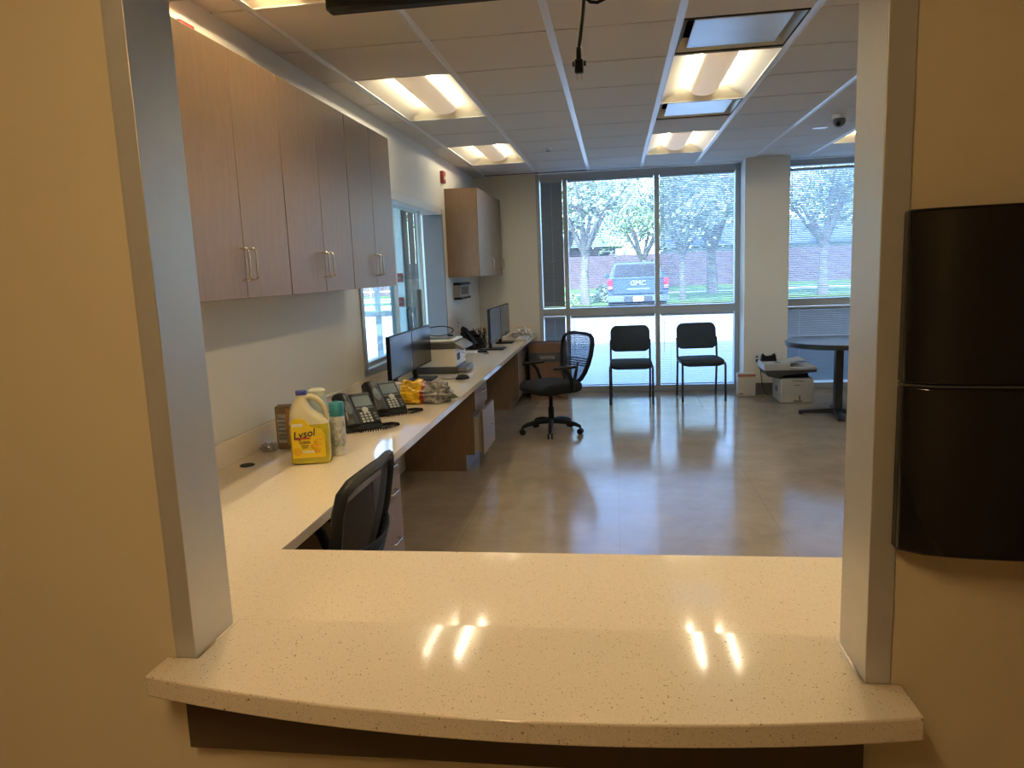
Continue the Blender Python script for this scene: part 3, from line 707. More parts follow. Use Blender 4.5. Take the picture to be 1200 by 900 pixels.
# desk phones
m_phone = M('charcoal_phone', (.014, .018, .023), .38, spec=.4); m_phoneg = M('phone_grey', (.10, .125, .15), .35); m_lcd = M('phone_lcd', (.16, .21, .26), .2)
def phone(label, loc, rz, short=False):
    t = thing('desk_phone', label, 'phone', loc, rz, 'desk phones')
    # local: faces -Y, slope rises towards +Y
    prof = [(-.095, .004), (-.09, .028), (.06, .165), (.082, .172), (.09, .160), (.075, .10), (.03, .03), (.03, 0.0), (-.085, 0)]
    MB().prism(prof, 0, -.095, .105).build('housing', m_phone, t, bevel=.006, seg=3)
    ang = math.atan2(.137, .15)
    Mx = Matrix.Translation((0, -.09, .028)) @ Matrix.Rotation(ang, 4, 'X')      # plane: u along x, v up the slope
    L = .203
    def on(name, mat, u0, u1, v0, v1, h0, h1, par, bev=.001): return MB().bx(u0, u1, v0, v1, h0, h1, M=Mx).build(name, mat, par, bevel=bev)
    on('face_panel', m_phone, -.02, .10, .01, L-.004, 0, .006, t)
    sc = on('screen', m_lcd, -.005, .09, L-.085, L-.014, .006, .0085, t)
    on('soft_key_bar', m_phoneg, -.005, .09, L-.102, L-.093, .006, .009, t)
    keym = M('phone_key', (.42, .45, .48), .4) if 'phone_key' not in bpy.data.materials else bpy.data.materials['phone_key']  # plain pale keys without any glow
    for i in range(4):
        for j in range(3):
            on('key', keym, .004+j*.021, .004+j*.021+.014, .014+i*.018, .014+i*.018+.011, .006, .010, t, 0)
    MB().lathe([(.017, 0), (.017, .005), (.010, .006), (0, .006)], 18).build('navigation_ring', keym, t, loc=Mx @ Vector((.04, .094, .006)), rot=(ang, 0, 0))
    for j in range(3): on('side_key', m_phoneg, .075, .09, .018+j*.02, .03+j*.02, .006, .010, t, 0)
    # handset
    hs = MB(); pr = []
    for k in range(13):
        q = k/12; v = .0+q*(L+.004); lift = .012+.022*math.sin(q*math.pi)
        wv = .031+.006*abs(math.cos(q*math.pi)); hh = .020+.010*abs(math.cos(q*math.pi))**2
        ring = []
        for a in range(12):
            c, s = math.cos(2*math.pi*a/12), math.sin(2*math.pi*a/12)
            ring.append(Mx @ Vector((-.060+wv*c, v, lift+hh*s*.6)))
        pr.append(ring)
    h = hs.rings(pr).build('handset', m_phone, t, smooth=50)
    ov = MB(); rs = []
    for q in (1, .85, .0):
        rs.append([Mx @ Vector((-.060+.020*q*math.cos(2*math.pi*a/20), .095+.045*q*math.sin(2*math.pi*a/20), .0465+.004*(1-q))) for a in range(20)])
    ov.rings(rs).build('handset_oval', m_phoneg, h, smooth=40)  # paler grey oval on the handset
    st = MB().bx(-.06, .07, .03, .085, 0, .012).build('foot', m_black, t, bevel=.003)
    pts = []
    L0 = 276
    for k in range(L0):
        q = k/(L0-1)
        P_ = [Vector((-.075, -.085, .022)), Vector((-.03, -.135, .012)), Vector((.09, -.15, .012)), Vector((.19, -.105, .012)), Vector((.165, -.06, .012)), Vector((.10, -.055, .012))]
        k_ = q*5; i_ = min(4, int(k_)); c_ = P_[i_].lerp(P_[i_+1], k_-i_); cx, cy, cz = c_
        a = q*2*math.pi*46
        pts.append((cx, cy+.0065*math.cos(a), cz+.0065*math.sin(a)))
    MB().tube(pts, .0034, 5).build('coiled_cord', m_black, t, smooth=60)
    return t
phone('dark desk phone with pale keypad nearer the cleaner jug', (-1.345, 3.60, ZC), R(42))
phone('dark desk phone beside the yellow plastic bag', (-1.325, 4.00, ZC), R(42))
for k, (p0, p1, p2, p3) in enumerate((((-1.44, 3.62, ZC+.10), (-1.52, 3.50, ZC+.10), (-1.56, 3.35, ZC+.06), (-1.60, 3.25, ZC+.01)), ((-1.43, 3.60, ZC+.06), (-1.50, 3.42, ZC+.075), (-1.44, 3.35, ZC+.02), (-1.40, 3.40, ZC+.008)))):
    t = thing('phone_cable', ('thin black phone cable arching behind the spray can', 'thin black phone cable looping low beside the nearer desk phone')[k], 'cable', p0, group='phone cables')
    pts = []
    for i in range(15):
        q = i/14; a = [Vector(p)-Vector(p0) for p in (p0, p1, p2, p3)]
        pts.append(a[0]*(1-q)**3+a[1]*3*q*(1-q)**2+a[2]*3*q*q*(1-q)+a[3]*q**3)
    MB().tube(pts, .003, 6).build('lead', m_black, t, smooth=60)
    MB().bx(-.006, .006, -.008, .008, -.005, .005).build('jack', m_grey, t)

# plastic bag with yellow printed packs
def bag_mat():
    m = M('printed_bag_film', (.3, .3, .3), .16, spec=.7, bump=.8, bscale=28); n = m.node_tree; p = n.nodes['Principled BSDF']
    tc = n.nodes.new('ShaderNodeTexCoord'); sx = n.nodes.new('ShaderNodeSeparateXYZ'); n.links.new(tc.outputs['Object'], sx.inputs[0])
    nz = n.nodes.new('ShaderNodeTexNoise'); nz.inputs['Scale'].default_value = 9; n.links.new(tc.outputs['Object'], nz.inputs['Vector'])
    ad = n.nodes.new('ShaderNodeMath'); ad.operation = 'MULTIPLY_ADD'; ad.inputs[1].default_value = .10; n.links.new(nz.outputs['Fac'], ad.inputs[0]); n.links.new(sx.outputs[0], ad.inputs[2])
    mr = n.nodes.new('ShaderNodeMapRange'); mr.inputs['From Min'].default_value = -.25+.05; mr.inputs['From Max'].default_value = .25+.05; n.links.new(ad.outputs[0], mr.inputs[0])
    rp = n.nodes.new('ShaderNodeValToRGB'); cr = rp.color_ramp; cr.interpolation = 'CONSTANT'
    g1, g2, ye, rd, lg_ = (.16, .155, .15, 1), (.24, .235, .23, 1), (.72, .46, .01, 1), (.30, .04, .03, 1), (.34, .34, .35, 1)
    cr.elements[0].position = 0; cr.elements[0].color = g1
    cr.elements[1].position = .10; cr.elements[1].color = ye
    for pos, c in ((.30, lg_), (.38, ye), (.66, rd), (.71, g2), (.95, (.07, .10, .09, 1))):
        e = cr.elements.new(pos); e.color = c
    n.links.new(mr.outputs[0], rp.inputs[0])
    n2 = n.nodes.new('ShaderNodeTexNoise'); n2.inputs['Scale'].default_value = 22; n2.inputs['Detail'].default_value = 5; n.links.new(tc.outputs['Object'], n2.inputs['Vector'])
    r2 = n.nodes.new('ShaderNodeValToRGB'); r2.color_ramp.elements[0].position = .35; r2.color_ramp.elements[0].color = (.55, .5, .45, 1); r2.color_ramp.elements[1].position = .6; r2.color_ramp.elements[1].color = (1, 1, 1, 1)
    n.links.new(n2.outputs['Fac'], r2.inputs[0])
    mx = n.nodes.new('ShaderNodeMix'); mx.data_type = 'RGBA'; mx.blend_type = 'MULTIPLY'; mx.inputs[0].default_value = 1
    n.links.new(rp.outputs[0], mx.inputs[6]); n.links.new(r2.outputs[0], mx.inputs[7]); n.links.new(mx.outputs[2], p.inputs['Base Color'])
    return m
t = thing('plastic_bag', 'crinkled clear plastic bag with yellow print lying on the counter', 'bag', (-1.265, 4.36, ZC), R(4))
blob('pack', bag_mat(), t, (.25, .105, .082), (0, 0, .046), seed=2, amp=.35, f=3.2, n=26)
blob('loose_end', M('crinkled_grey_film', (.27, .265, .26), .14, spec=.8, bump=.9, bscale=45), t, (.09, .085, .07), (.165, -.01, .04), seed=9, amp=.5, f=4, n=18)
blob('loose_end', M('crinkled_grey_film_b', (.20, .195, .185), .16, spec=.8, bump=.9, bscale=45), t, (.08, .09, .065), (-.20, .05, .05), seed=12, amp=.5, f=4, n=18)

def monitor(label, x, y, w_, z0, z1, base_z=ZC, rz=0, bx_=.0, gr='computer monitors'):
    """faces +X"""
    t = thing('computer_monitor', label, 'monitor', (x, y, base_z), rz, gr)
    a, b = z0-base_z, z1-base_z
    MB().bx(-.028, 0, -w_/2, w_/2, a, b).build('casing', m_black, t, bevel=.004)
    MB().bx(0, .0012, -w_/2+.006, w_/2-.006, a+.012, b-.006).build('screen', m_screen, t)
    MB().bx(-.06, -.028, -.09, .09, a+.08, b-.06).build('rear_housing', m_black, t, bevel=.01)
    MB().bx(-.075, -.045, -.028, .028, .01, b-.09).build('stand_neck', m_black, t, bevel=.004)
    MB().prism(rrect(.19, .22, .02, 4, -.01, 0), 2, 0, .012).build('stand_base', m_black, t, bevel=.002)
    return t
monitor('dark computer monitor nearest on the counter, behind the plastic bag', -1.435, 4.79, .52, .855, 1.142)
monitor('dark computer monitor touching the desk printer, farther of the near pair', -1.435, 5.313, .52, .855, 1.142)
monitor('slim monitor on the far desk, nearer of the far pair', -1.205, 7.345, .64, .828, 1.168)
monitor('slim monitor on the far desk nearest the corner', -1.205, 8.0, .64, .835, 1.168)
# cables by near monitor
def tangle(name, label, cat, loc, n, rad, seed, r=.003, hgt=.06, mat=None):
    rnd = random.Random(seed); t = thing(name, label, cat, loc)
    for k in range(n):
        pts = []; c = Vector((rnd.uniform(-.3, .3)*rad[0], rnd.uniform(-.3, .3)*rad[1], 0)); ph = rnd.random()*6
        for i in range(18):
            a = i/18*2*math.pi
            pts.append((c.x+rad[0]*.7*math.cos(a+ph)*(.7+.3*math.sin(2*a+ph)), c.y+rad[1]*.7*math.sin(a)*(.8+.2*math.cos(3*a)), r+max(0, hgt*(.5+.5*math.sin(a*2+ph*2))*rnd.uniform(.6, 1))))
        MB().tube(pts, r, 6, closed=True).build('cable_loop', mat or m_black, t, smooth=60)
    return t
tangle('cable_bundle', 'small tangle of black cables at the near monitor stand', 'cable', (-1.33, 4.98, ZC), 4, (.05, .09), 3, hgt=.05)
tangle('cable_bundle', 'tall tangle of black cables behind the far monitors', 'cable', (-1.42, 7.75, ZC), 5, (.09, .2), 8, hgt=.2)

# desk printer (faces +X)
t = thing('desk_printer', 'white and dark grey desktop printer on the counter behind the monitors', 'printer', (-1.60, 5.578, ZC))
MB().bx(.0, .36, 0, .40, 0, .055).build('base_tray', m_dgrey, t, bevel=.006)
MB().bx(.36, .43, .05, .35, .012, .045).build('paper_tray', m_grey, t, bevel=.005)
MB().bx(.0, .355, .004, .396, .056, .195).build('body', m_offwhite, t, bevel=.006)
MB().bx(.355, .358, .02, .38, .06, .17).build('front_cover', m_white, t, bevel=.002)
MB().prism([(.33, .10), (.359, .10), (.36, .155), (.33, .16)], 1, .05, .16).build('output_slot', m_black, t)
MB().bx(-.01, .355, .0, .40, .196, .245).build('scanner_deck', m_dgrey, t, bevel=.006)
MB().prism([(.355, .20), (.42, .185), (.425, .20), (.355, .245)], 1, .01, .39).build('control_panel', m_grey, t, bevel=.003)
MB().bx(.0, .34, .01, .39, .246, .264).build('scanner_lid', m_offwhite, t, bevel=.006)
MB().bx(.02, .30, .10, .32, .265, .285).build('feeder', m_grey, t, bevel=.008)
MB().tube([(.40, .06, .165), (.43, .06, .15), (.415, .06, .12)], .006, 6).build('tray_stop', m_white, t)
t = thing('cable_loop', 'black cable loop standing on top of the desk printer', 'cable', (-1.40, 5.72, ZC+.285))
MB().tube([(.105*math.cos(a/20*2*math.pi), .06*math.cos(a/20*2*math.pi), .042+.038*math.sin(a/20*2*math.pi)) for a in range(20)], .0045, 6, closed=True).build('loop', m_black, t, smooth=60)
MB().bx(.07, .115, -.012, .02, 0.0, .012).build('connector', m_black, t, bevel=.003)
# mouse + flat pad
def mouse(label, loc, rz):
    t = thing('computer_mouse', label, 'mouse', loc, rz, 'computer mice')
    m = MB(); rs = []
    for q in range(9):
        y = -.055+.11*q/8; k = math.sqrt(max(.02, 1-((q-4)/4.2)**2))
        rs.append([(.032*k*math.cos(math.pi*a/8), y, .001+.036*k*math.sin(math.pi*a/8)) for a in range(9)])
    m.rings(rs).build('shell', m_black, t, smooth=60)
    MB().tube([(0, -.040, .032), (0, -.028, .037)], .004, 8).build('wheel', m_dgrey, t)
    MB().tube([(0, -.05, .012), (-.03, -.09, .006), (-.09, -.12, .004), (-.15, -.10, .004)], .0025, 6).build('lead', m_black, t, smooth=60)
    return t
mouse('black computer mouse at the counter edge near the desk printer', (-1.135, 5.30, ZC), R(-50))
mouse('black computer mouse on the far desk by the white paper', (-1.30, 7.05, ZC), R(70))
t = thing('paper_sheet', 'white paper sheet lying on the far desk before the cables', 'paper', (-1.47, 7.12, ZC), R(8))
MB().bx(-.14, .14, -.11, .11, .0, .0012).build('sheet', m_paper, t); MB().bx(-.12, .10, -.07, .06, .0012, .0016).build('print_area', M('faint_print', (.62, .62, .62), .8, var=.2, vscale=60), t)
t = thing('desk_phone', 'black desk phone among tangled cables on the far desk', 'phone', (-1.46, 7.45, ZC), R(60), 'desk phones')
MB().prism([(-.09, 0), (-.09, .03), (.06, .18), (.09, .18), (.09, 0)], 0, -.10, .10).build('housing', m_black, t, bevel=.008)
MB().tube([(-.06, -.09, .05), (-.06, -.04, .115), (-.06, .05, .20), (-.06, .09, .205)], [.03, .022, .022, .03], 10).build('handset', m_black, t, smooth=50)
MB().bx(-.01, .08, .0, .003, .09, .14).build('display', m_screen, t, loc=(0, -.005, 0))
t = thing('keyboard', 'pale keyboard on the far desk in front of the corner monitor', 'keyboard', (-1.06, 8.32, ZC), R(92))
MB().bx(-.21, .21, -.065, .065, 0, .018).build('tray', m_offwhite, t, bevel=.004)
for i in range(4):
    for j in range(14): 
        if i == j == 0: k0 = MB().bx(0, .024, 0, .024, .018, .025).build('key', m_white, t, loc=(-.2, -.055, 0))
        else: share(k0, t, loc=(-.2+j*.0285, -.055+i*.0285, 0))
t = thing('crumpled_bag', 'crumpled white plastic bag at the far end of the counter', 'bag', (-1.10, 8.72, ZC))
m_cr = M('crumpled_white', (.62, .60, .56), .5, bump=.6, bscale=30)
blob('bag_body', m_cr, t, (.13, .16, .06), (0, 0, .033), seed=4, amp=.5, f=4, n=18); blob('bag_fold', m_cr, t, (.07, .09, .05), (.05, -.1, .028), seed=8, amp=.5, f=5, n=14)
t = thing('paper_stack', 'reddish and white papers in the corner of the far desk', 'paper', (-1.42, 8.82, ZC), R(3))
MB().bx(-.12, .12, -.15, .15, 0, .02).build('sheets', m_paper, t); MB().bx(-.11, .11, -.14, .14, .02, .035).build('folder', M('dull_red_card', (.36, .16, .13), .7), t)

# ------------------------------------------------------------------ chairs
def mesh_mat():
    m = bpy.data.materials.new('chair_mesh'); m.use_nodes = True; n = m.node_tree; p = n.nodes['Principled BSDF']
    p.inputs['Base Color'].default_value = (.012, .012, .014, 1); p.inputs['Roughness'].default_value = .7
    tc = n.nodes.new('ShaderNodeTexCoord'); ck = n.nodes.new('ShaderNodeTexChecker'); ck.inputs['Scale'].default_value = 700
    n.links.new(tc.outputs['Object'], ck.inputs['Vector'])
    mr = n.nodes.new('ShaderNodeMapRange'); mr.inputs['To Min'].default_value = .6; mr.inputs['To Max'].default_value = .95
    n.links.new(ck.outputs['Fac'], mr.inputs[0]); n.links.new(mr.outputs[0], p.inputs['Alpha'])
    return m
m_mesh = mesh_mat()
def office_chair(label, loc, rz):
    """front looks along -Y"""
    t = thing('office_chair', label, 'chair', loc, rz, 'black mesh office chairs')
    for k in range(5):
        a = R(90+72*k+18); d = Vector((math.cos(a), math.sin(a), 0)); p = d.orthogonal().normalized()
        sp = MB().tube([d*.03+Vector((0, 0, .115)), d*.14+Vector((0, 0, .112)), d*.24+Vector((0, 0, .092)), d*.285+Vector((0, 0, .072))], [.026, .024, .02, .016], 8).build('base_spoke', m_black, t, smooth=50)
        c = d*.285
        q = Vector((-d.y, d.x, 0))
        cs = MB()
        for s in (-1, 1): cs.tube([c+q*(s*.008)+Vector((0, 0, .028)), c+q*(s*.024)+Vector((0, 0, .028))], .027, 14)
        cs.tube([c+Vector((0, 0, .05)), c+Vector((0, 0, .075))], .01, 8)
        cs.build('caster', m_black, sp, smooth=40)
    MB().tube([(0, 0, .09), (0, 0, .25)], .028, 14).tube([(0, 0, .25), (0, 0, .37)], .020, 14).build('gas_column', m_black, t, smooth=40)
    MB().bx(-.08, .08, -.10, .12, .365, .40).build('tilt_mechanism', m_black, t, bevel=.01)
    MB().tube([(.08, -.02, .375), (.2, -.02, .37)], .006, 6).build('lever', m_black, t)
    sm = MB(); rs = []
    for z, k in ((.395, .86), (.405, .95), (.43, 1.0), (.46, .99), (.475, .94), (.482, .80)):
        rs.append([(x*k, y*k - (.0), z + (.012*(abs(x)/.25)**2 if z > .45 else 0) - (.03 if (y < -.18 and z > .44) else 0)*((-y-.18)/.07)) for x, y in rrect(.49, .48, .10, 6)])
    sm.rings(rs).build('seat', m_fabric, t, smooth=60)
    tilt = R(-11); B = Matrix.Translation((0, .225, .46)) @ Matrix.Rotation(tilt, 4, 'X')
    half = [(0, .475), (.10, .473), (.18, .462), (.228, .435), (.245, .38), (.240, .28), (.220, .19), (.188, .11), (.14, .045), (.078, .005), (0, -.008)]
    loop = [(x, z) for x, z in half]+[(-x, z) for x, z in reversed(half[1:-1])]
    def P3(x, z, off=0): return B @ Vector((x, off+.03*(1-(x/.23)**2)+.025*math.sin((z-.05)*6), z))
    MB().tube([P3(x, z) for x, z in loop], .023, 8, closed=True, flat=.7).build('back_frame', m_black, t, smooth=60)
    mm = MB(); n = 12
    rows = []
    def halfw(z):
        pts = half
        for (x0, z0), (x1, z1) in zip(pts, pts[1:]):
            if z1 <= z <= z0: return x0+(x1-x0)*(z0-z)/(z0-z1) if z0 > z1 else x0
        return .05
    for i in range(13):
        z = .002+.464*i/12; hw = max(.02, halfw(z)-.004)
        rows.append([P3(-hw+2*hw*j/10, z) for j in range(11)])
    for r in rows: mm.v += [tuple(p) for p in r]
    for i in range(12):
        for j in range(10): mm.f.append((i*11+j, i*11+j+1, (i+1)*11+j+1, (i+1)*11+j)); mm.m.append(0)
    mm.build('back_mesh', m_mesh, t, smooth=60)
    for k in range(4):
        z = .17+k*.022; hw = halfw(z)+.01
        MB().tube([P3(-hw+2*hw*j/8, z, .012+.03*(1-((j-4)/4)**2)) for j in range(9)], .006, 6).build('lumbar_slat', m_black, t, smooth=60)
    MB().tube([(0, .10, .385), (0, .25, .385), B @ Vector((0, .05, .05)), B @ Vector((0, .06, .2))], [.025, .028, .024, .014], 8, flat=.6).build('back_support', m_black, t, smooth=60)
    for s in (-1, 1):
        ar = MB().tube([(s*.20, .08, .40), (s*.255, .08, .42), (s*.275, .06, .50), (s*.275, .03, .58), (s*.27, -.02, .635)], [.018, .02, .019, .019, .018], 8, flat=.7).build('arm', m_black, t, smooth=60)
        MB().prism([(s*.27+.032*math.cos(a/14*2*math.pi), -.01+.13*math.sin(a/14*2*math.pi)) for a in range(14)], 2, .632, .655).build('arm_pad', m_black, ar, bevel=.006)
    return t
office_chair('black mesh office chair tucked under the counter nearest the viewer', (-1.145, 2.25, 0), R(-90))
office_chair('black mesh office chair standing free before the window', (-.62, 6.80, 0), R(-52))

m_chairfab = M('dark_blue_black_fabric', (.032, .045, .066), .85, spec=.25, bump=.2, bscale=500)
def guest_chair(label, loc, rz=0):
    """front looks along -Y"""
    t = thing('guest_chair', label, 'chair', loc, rz, 'black guest chairs by the window')
    for s in (-1, 1):
        MB().tube([(s*.235, -.24, 0), (s*.235, -.235, .40), (s*.232, -.215, .425), (s*.225, -.15, .43)], .0125, 10).build('leg', m_metalblk, t, smooth=60)
        MB().tube([(s*.225, .245, 0), (s*.225, .19, .42), (s*.225, .205, .55), (s*.225, .235, .68)], .0125, 10).build('leg', m_metalblk, t, smooth=60)
        MB().tube([(s*.228, -.20, .425), (s*.228, .2, .425)], .011, 8).build('side_rail', m_metalblk, t, smooth=60)
    MB().tube([(-.228, .19, .41), (.228, .19, .41)], .009, 8).tube([(-.228, -.17, .41), (.228, -.17, .41)], .009, 8).build('cross_rail', m_metalblk, t, smooth=60)
    m = MB(); rs = []
    for z, k in ((.40, .90), (.412, .97), (.43, 1), (.452, .99), (.466, .94), (.470, .85)):
        rs.append([(x*k, y*k+(-.01), z-(.018 if y < -.15 else 0)*(1-(x/.24)**2)*(1 if z < .44 else .2)) for x, y in rrect(.475, .45, .07, 6)])
    m.rings(rs).build('seat', m_chairfab, t, smooth=60)
    m = MB(); rs = []
    for y, k in ((0, .93), (.008, .985), (.03, 1), (.045, .985), (.052, .93)):
        rg = []
        for x, z in rrect(.455, .285, .065, 6):
            zz = z*k; arch = .03*(1-(x/.23)**2) if z > .05 else 0
            rg.append((x*k, .195+y+.03*(1-(x/.23)**2)*-1+.03+zz*.18, .69+zz+arch))
        rs.append(rg)
    m.rings(rs).build('backrest', m_chairfab, t, smooth=60)
    return t
guest_chair('black upholstered guest chair before the middle of the window', (.16, 8.42, 0), R(0))
guest_chair('black upholstered guest chair nearer the pier by the window', (.945, 8.55, 0), R(4))

# ------------------------------------------------------------------ far floor items
t = thing('cardboard_carton', 'tall brown cardboard carton with dark band beside the far counter', 'box', (-.80, 8.78, 0))
MB().bx(-.22, .22, -.20, .20, 0, .655).build('carton', m_card, t, bevel=.004)
MB().bx(-.222, .222, -.203, -.20, .45, .56).build('dark_band', M('dark_print_band', (.05, .055, .07), .6, var=.2), t)
MB().bx(-.10, .08, -.2045, -.203, .485, .525).build('band_print', M('band_print', (.20, .20, .22), .6, var=.5, vscale=60), t)
for s in (-1, 1): MB().bx(-.22, .22, min(0, s*.2), max(0, s*.2), .656, .660).build('flap', m_card, t)
t = thing('round_table', 'dark round pedestal table by the right window', 'table', (2.15, 7.50, 0))
MB().lathe([(0, .690), (.488, .690), (.5, .698), (.5, .733), (.495, .738)], 64).build('edge', m_metalblk, t, smooth=30)
MB().lathe([(.494, .7382), (.49, .741), (0, .741)], 64).build('tabletop', M('reflection_tone_top', (.12, .14, .16), .28), t, smooth=30)  # grey-blue reflection on the top is put into its colour
MB().bx(-.037, .037, -.037, .037, .04, .705).build('post', m_metalblk, t, bevel=.006)
MB().lathe([(.12, .69), (.12, .705), (0, .705)], 20).build('top_plate', m_metalblk, t)
for k in range(4):
    a = R(80+90*k); d = Vector((math.cos(a), math.sin(a), 0)); q = Vector((-d.y, d.x, 0))
    m = MB(); rs = []
    for u, z0, z1, hw in ((.0, .02, .07, .036), (.25, .016, .05, .034), (.345, .012, .04, .033), (.36, .0, .035, .032)):
        rs.append([d*u+q*hw+Vector((0, 0, z0)), d*u-q*hw+Vector((0, 0, z0)), d*u-q*hw+Vector((0, 0, z1)), d*u+q*hw+Vector((0, 0, z1))])
    f = m.rings(rs).build('foot', m_metalblk, t, bevel=.003)
    MB().lathe([(.018, 0), (.018, .016), (0, .016)], 10).build('glide', m_black, f, loc=d*.335)
t = thing('floor_printer', 'white office printer with raised scanner on the floor by the pier', 'printer', (1.92, 8.36, 0))
m_prn = M('printer_grey_white', (.50, .50, .47), .42)
MB().bx(-.17, .17, -.21, .22, 0, .262).build('body', m_prn, t, bevel=.008)
MB().bx(-.155, .155, -.213, -.21, .10, .245).build('front_cover', m_prn, t, bevel=.002); MB().bx(-.155, .155, -.213, -.21, .012, .094).build('paper_drawer', m_prn, t, bevel=.002)
MB().bx(-.03, .03, -.216, -.213, .19, .198).build('badge', m_grey, t); MB().bx(-.04, .05, -.222, -.213, .012, .03).build('drawer_grip', m_grey, t, bevel=.003)
MB().bx(.018, .032, -.2145, -.213, .035, .08).build('red_sticker', M('dull_red_sticker', (.22, .06, .05), .6), t)
MB().bx(-.05, .07, -.216, -.213, .235, .243).build('vent_slot', m_grey, t)
MB().bx(-.173, -.17, -.05, .06, .10, .16).build('side_panel', m_grey, t)
MB().prism([(-.16, .262), (.14, .262), (.12, .335), (-.2, .335)], 1, -.12, .2).build('output_bay', m_black, t)
MB().prism([(-.34, .355), (-.30, .29), (-.17, .262), (-.14, .30), (.20, .33), (.20, .355)], 1, -.20, .2).build('scanner_deck', m_dgrey, t, bevel=.004)
MB().bx(-.345, .205, -.205, .2, .356, .388).build('scanner_lid', m_prn, t, bevel=.006)
MB().bx(-.345, -.07, -.207, .18, .380, .428).build('feeder', m_prn, t, bevel=.008)
MB().prism([(-.09, .425), (.08, .45), (.09, .456), (.085, .462), (-.09, .432)], 1, -.14, .14).build('feeder_tray', m_prn, t)
MB().bx(-.22, -.16, -.12, -.09, .425, .432).build('hinge_clip', m_black, t)
t = thing('handset_cradle', 'black notched cradle lying on top of the floor printer', 'cradle', (1.67, 8.42, .429))
MB().prism([(-.085, 0), (-.075, .065), (-.06, .085), (-.03, .055), (.03, .06), (.065, .085), (.085, .0)], 1, -.03, .03).build('bracket', m_black, t, bevel=.004); MB().bx(-.08, .08, -.05, .05, 0, .012).build('base', m_black, t)
t = thing('power_lead', 'black power lead hanging from the pier outlet behind the printer', 'cord', (1.60, 8.71, .40))
MB().bx(-.012, .012, -.03, -.002, -.014, .014).build('plug', m_black, t, bevel=.003)
MB().tube([(0, -.028, 0), (.02, -.035, -.03), (.04, -.03, -.14), (.055, -.03, -.27), (.08, -.05, -.37), (.12, -.06, -.395)], .0045, 6).build('lead', m_black, t, smooth=60)
t = thing('white_carton', 'small white carton with red top stripe leaning at the pier foot', 'box', (1.47, 8.655, 0))
MB().bx(-.10, .10, -.05, .05, 0, .265).build('carton', m_offwhite, t, bevel=.003)
MB().bx(-.10, .10, -.0515, -.05, .225, .25).build('red_stripe', M('dull_red_print', (.42, .14, .11), .6), t)
MB().bx(-.09, -.04, -.0515, -.05, .02, .035).build('print_mark', m_grey, t)

# ------------------------------------------------------------------ outdoors
GZ = -.06
m_asph = M('pale_concrete_paving', (.48, .46, .43), .9, var=.06, vscale=.8)
m_asph2 = M('asphalt', (.17, .17, .18), .9, var=.08, vscale=1.5)
m_grass = M('lawn_green', (.13, .22, .05), .95, var=.35, vscale=2.5)
m_brick = M('red_brown_brick', (.15, .10, .105), .9, var=.12, vscale=4)
m_bark = M('tree_bark', (.20, .17, .145), .9, var=.2, vscale=5)
m_conc = M('kerb_concrete', (.55, .53, .49), .9)
struct(MB().bx(-70, 70, 9.25, 27.2, -.3, GZ).build('ground', m_asph), 'pale concrete car park outside the window', 'ground')
struct(MB().bx(-70, 70, 27.2, 120, -.3, GZ+.04).build('lawn', m_grass), 'green lawn beyond the car park', 'lawn')
k_ = thing('kerb', 'pale concrete kerb between car park and lawn', 'kerb', kind='structure')
for i in range(14): MB().bx(-21+i*3.0, -21+i*3.0+2.98, 27.0, 27.25, GZ, GZ+.16).build('kerb_stone', m_conc, k_, bevel=.02)
struct(MB().bx(-70, 70, 9.2, 9.62, -.3, GZ+.05).build('ledge_outside', m_conc), 'concrete strip at the foot of the window outside', 'kerb')
struct(MB().bx(-70, 70, 41, 44, -.3, GZ+.06).build('footpath', m_conc), 'pale footpath across the lawn', 'path')
# building mass over the room: its shade falls on the paving
m_ext = M('exterior_render', (.45, .42, .38), .9)
wx = MB(); wx.bx(-4.75, 30, -9, 9.25, 2.92, 5.6); wx.bx(4.55, 30, 9.05, 9.25, -.1, 2.92)
struct(wx.build('wall_exterior', m_ext), 'upper storey and outer facade of the office building', 'wall')
struct(MB().bx(-70, -4.8, -40, 9.25, -.3, GZ).build('ground_side', m_asph), 'pale concrete ground beside the vestibule', 'ground')
t = thing('ramp_wall', 'low white ramp wall with railing outside the vestibule', 'wall', (-5.6, 15.4, GZ))
MB().bx(-1.6, .9, 0, .2, 0, .95).build('parapet', m_conc, t, bevel=.01)
for k in range(6): MB().tube([(-1.5+k*.46, .1, .95), (-1.5+k*.46, .1, 1.42)], .02, 8).build('post', m_chrome, t)
for z in (1.08, 1.25, 1.42): MB().tube([(-1.6, .1, z), (.9, .1, z)], .018, 8).build('rail', m_chrome, t)
# garden wall
gw = thing('garden_wall', 'long low red brown brick wall behind the parked pickup', 'wall', kind='structure')
for i in range(16):
    MB().bx(-48+i*6, -48+i*6+5.6, 55, 55.35, GZ, 2.35).build('wall_panel', m_brick, gw)
    MB().bx(-48+i*6+5.6, -48+i*6+6, 54.9, 55.45, GZ, 2.5).build('wall_post', m_brick, gw)
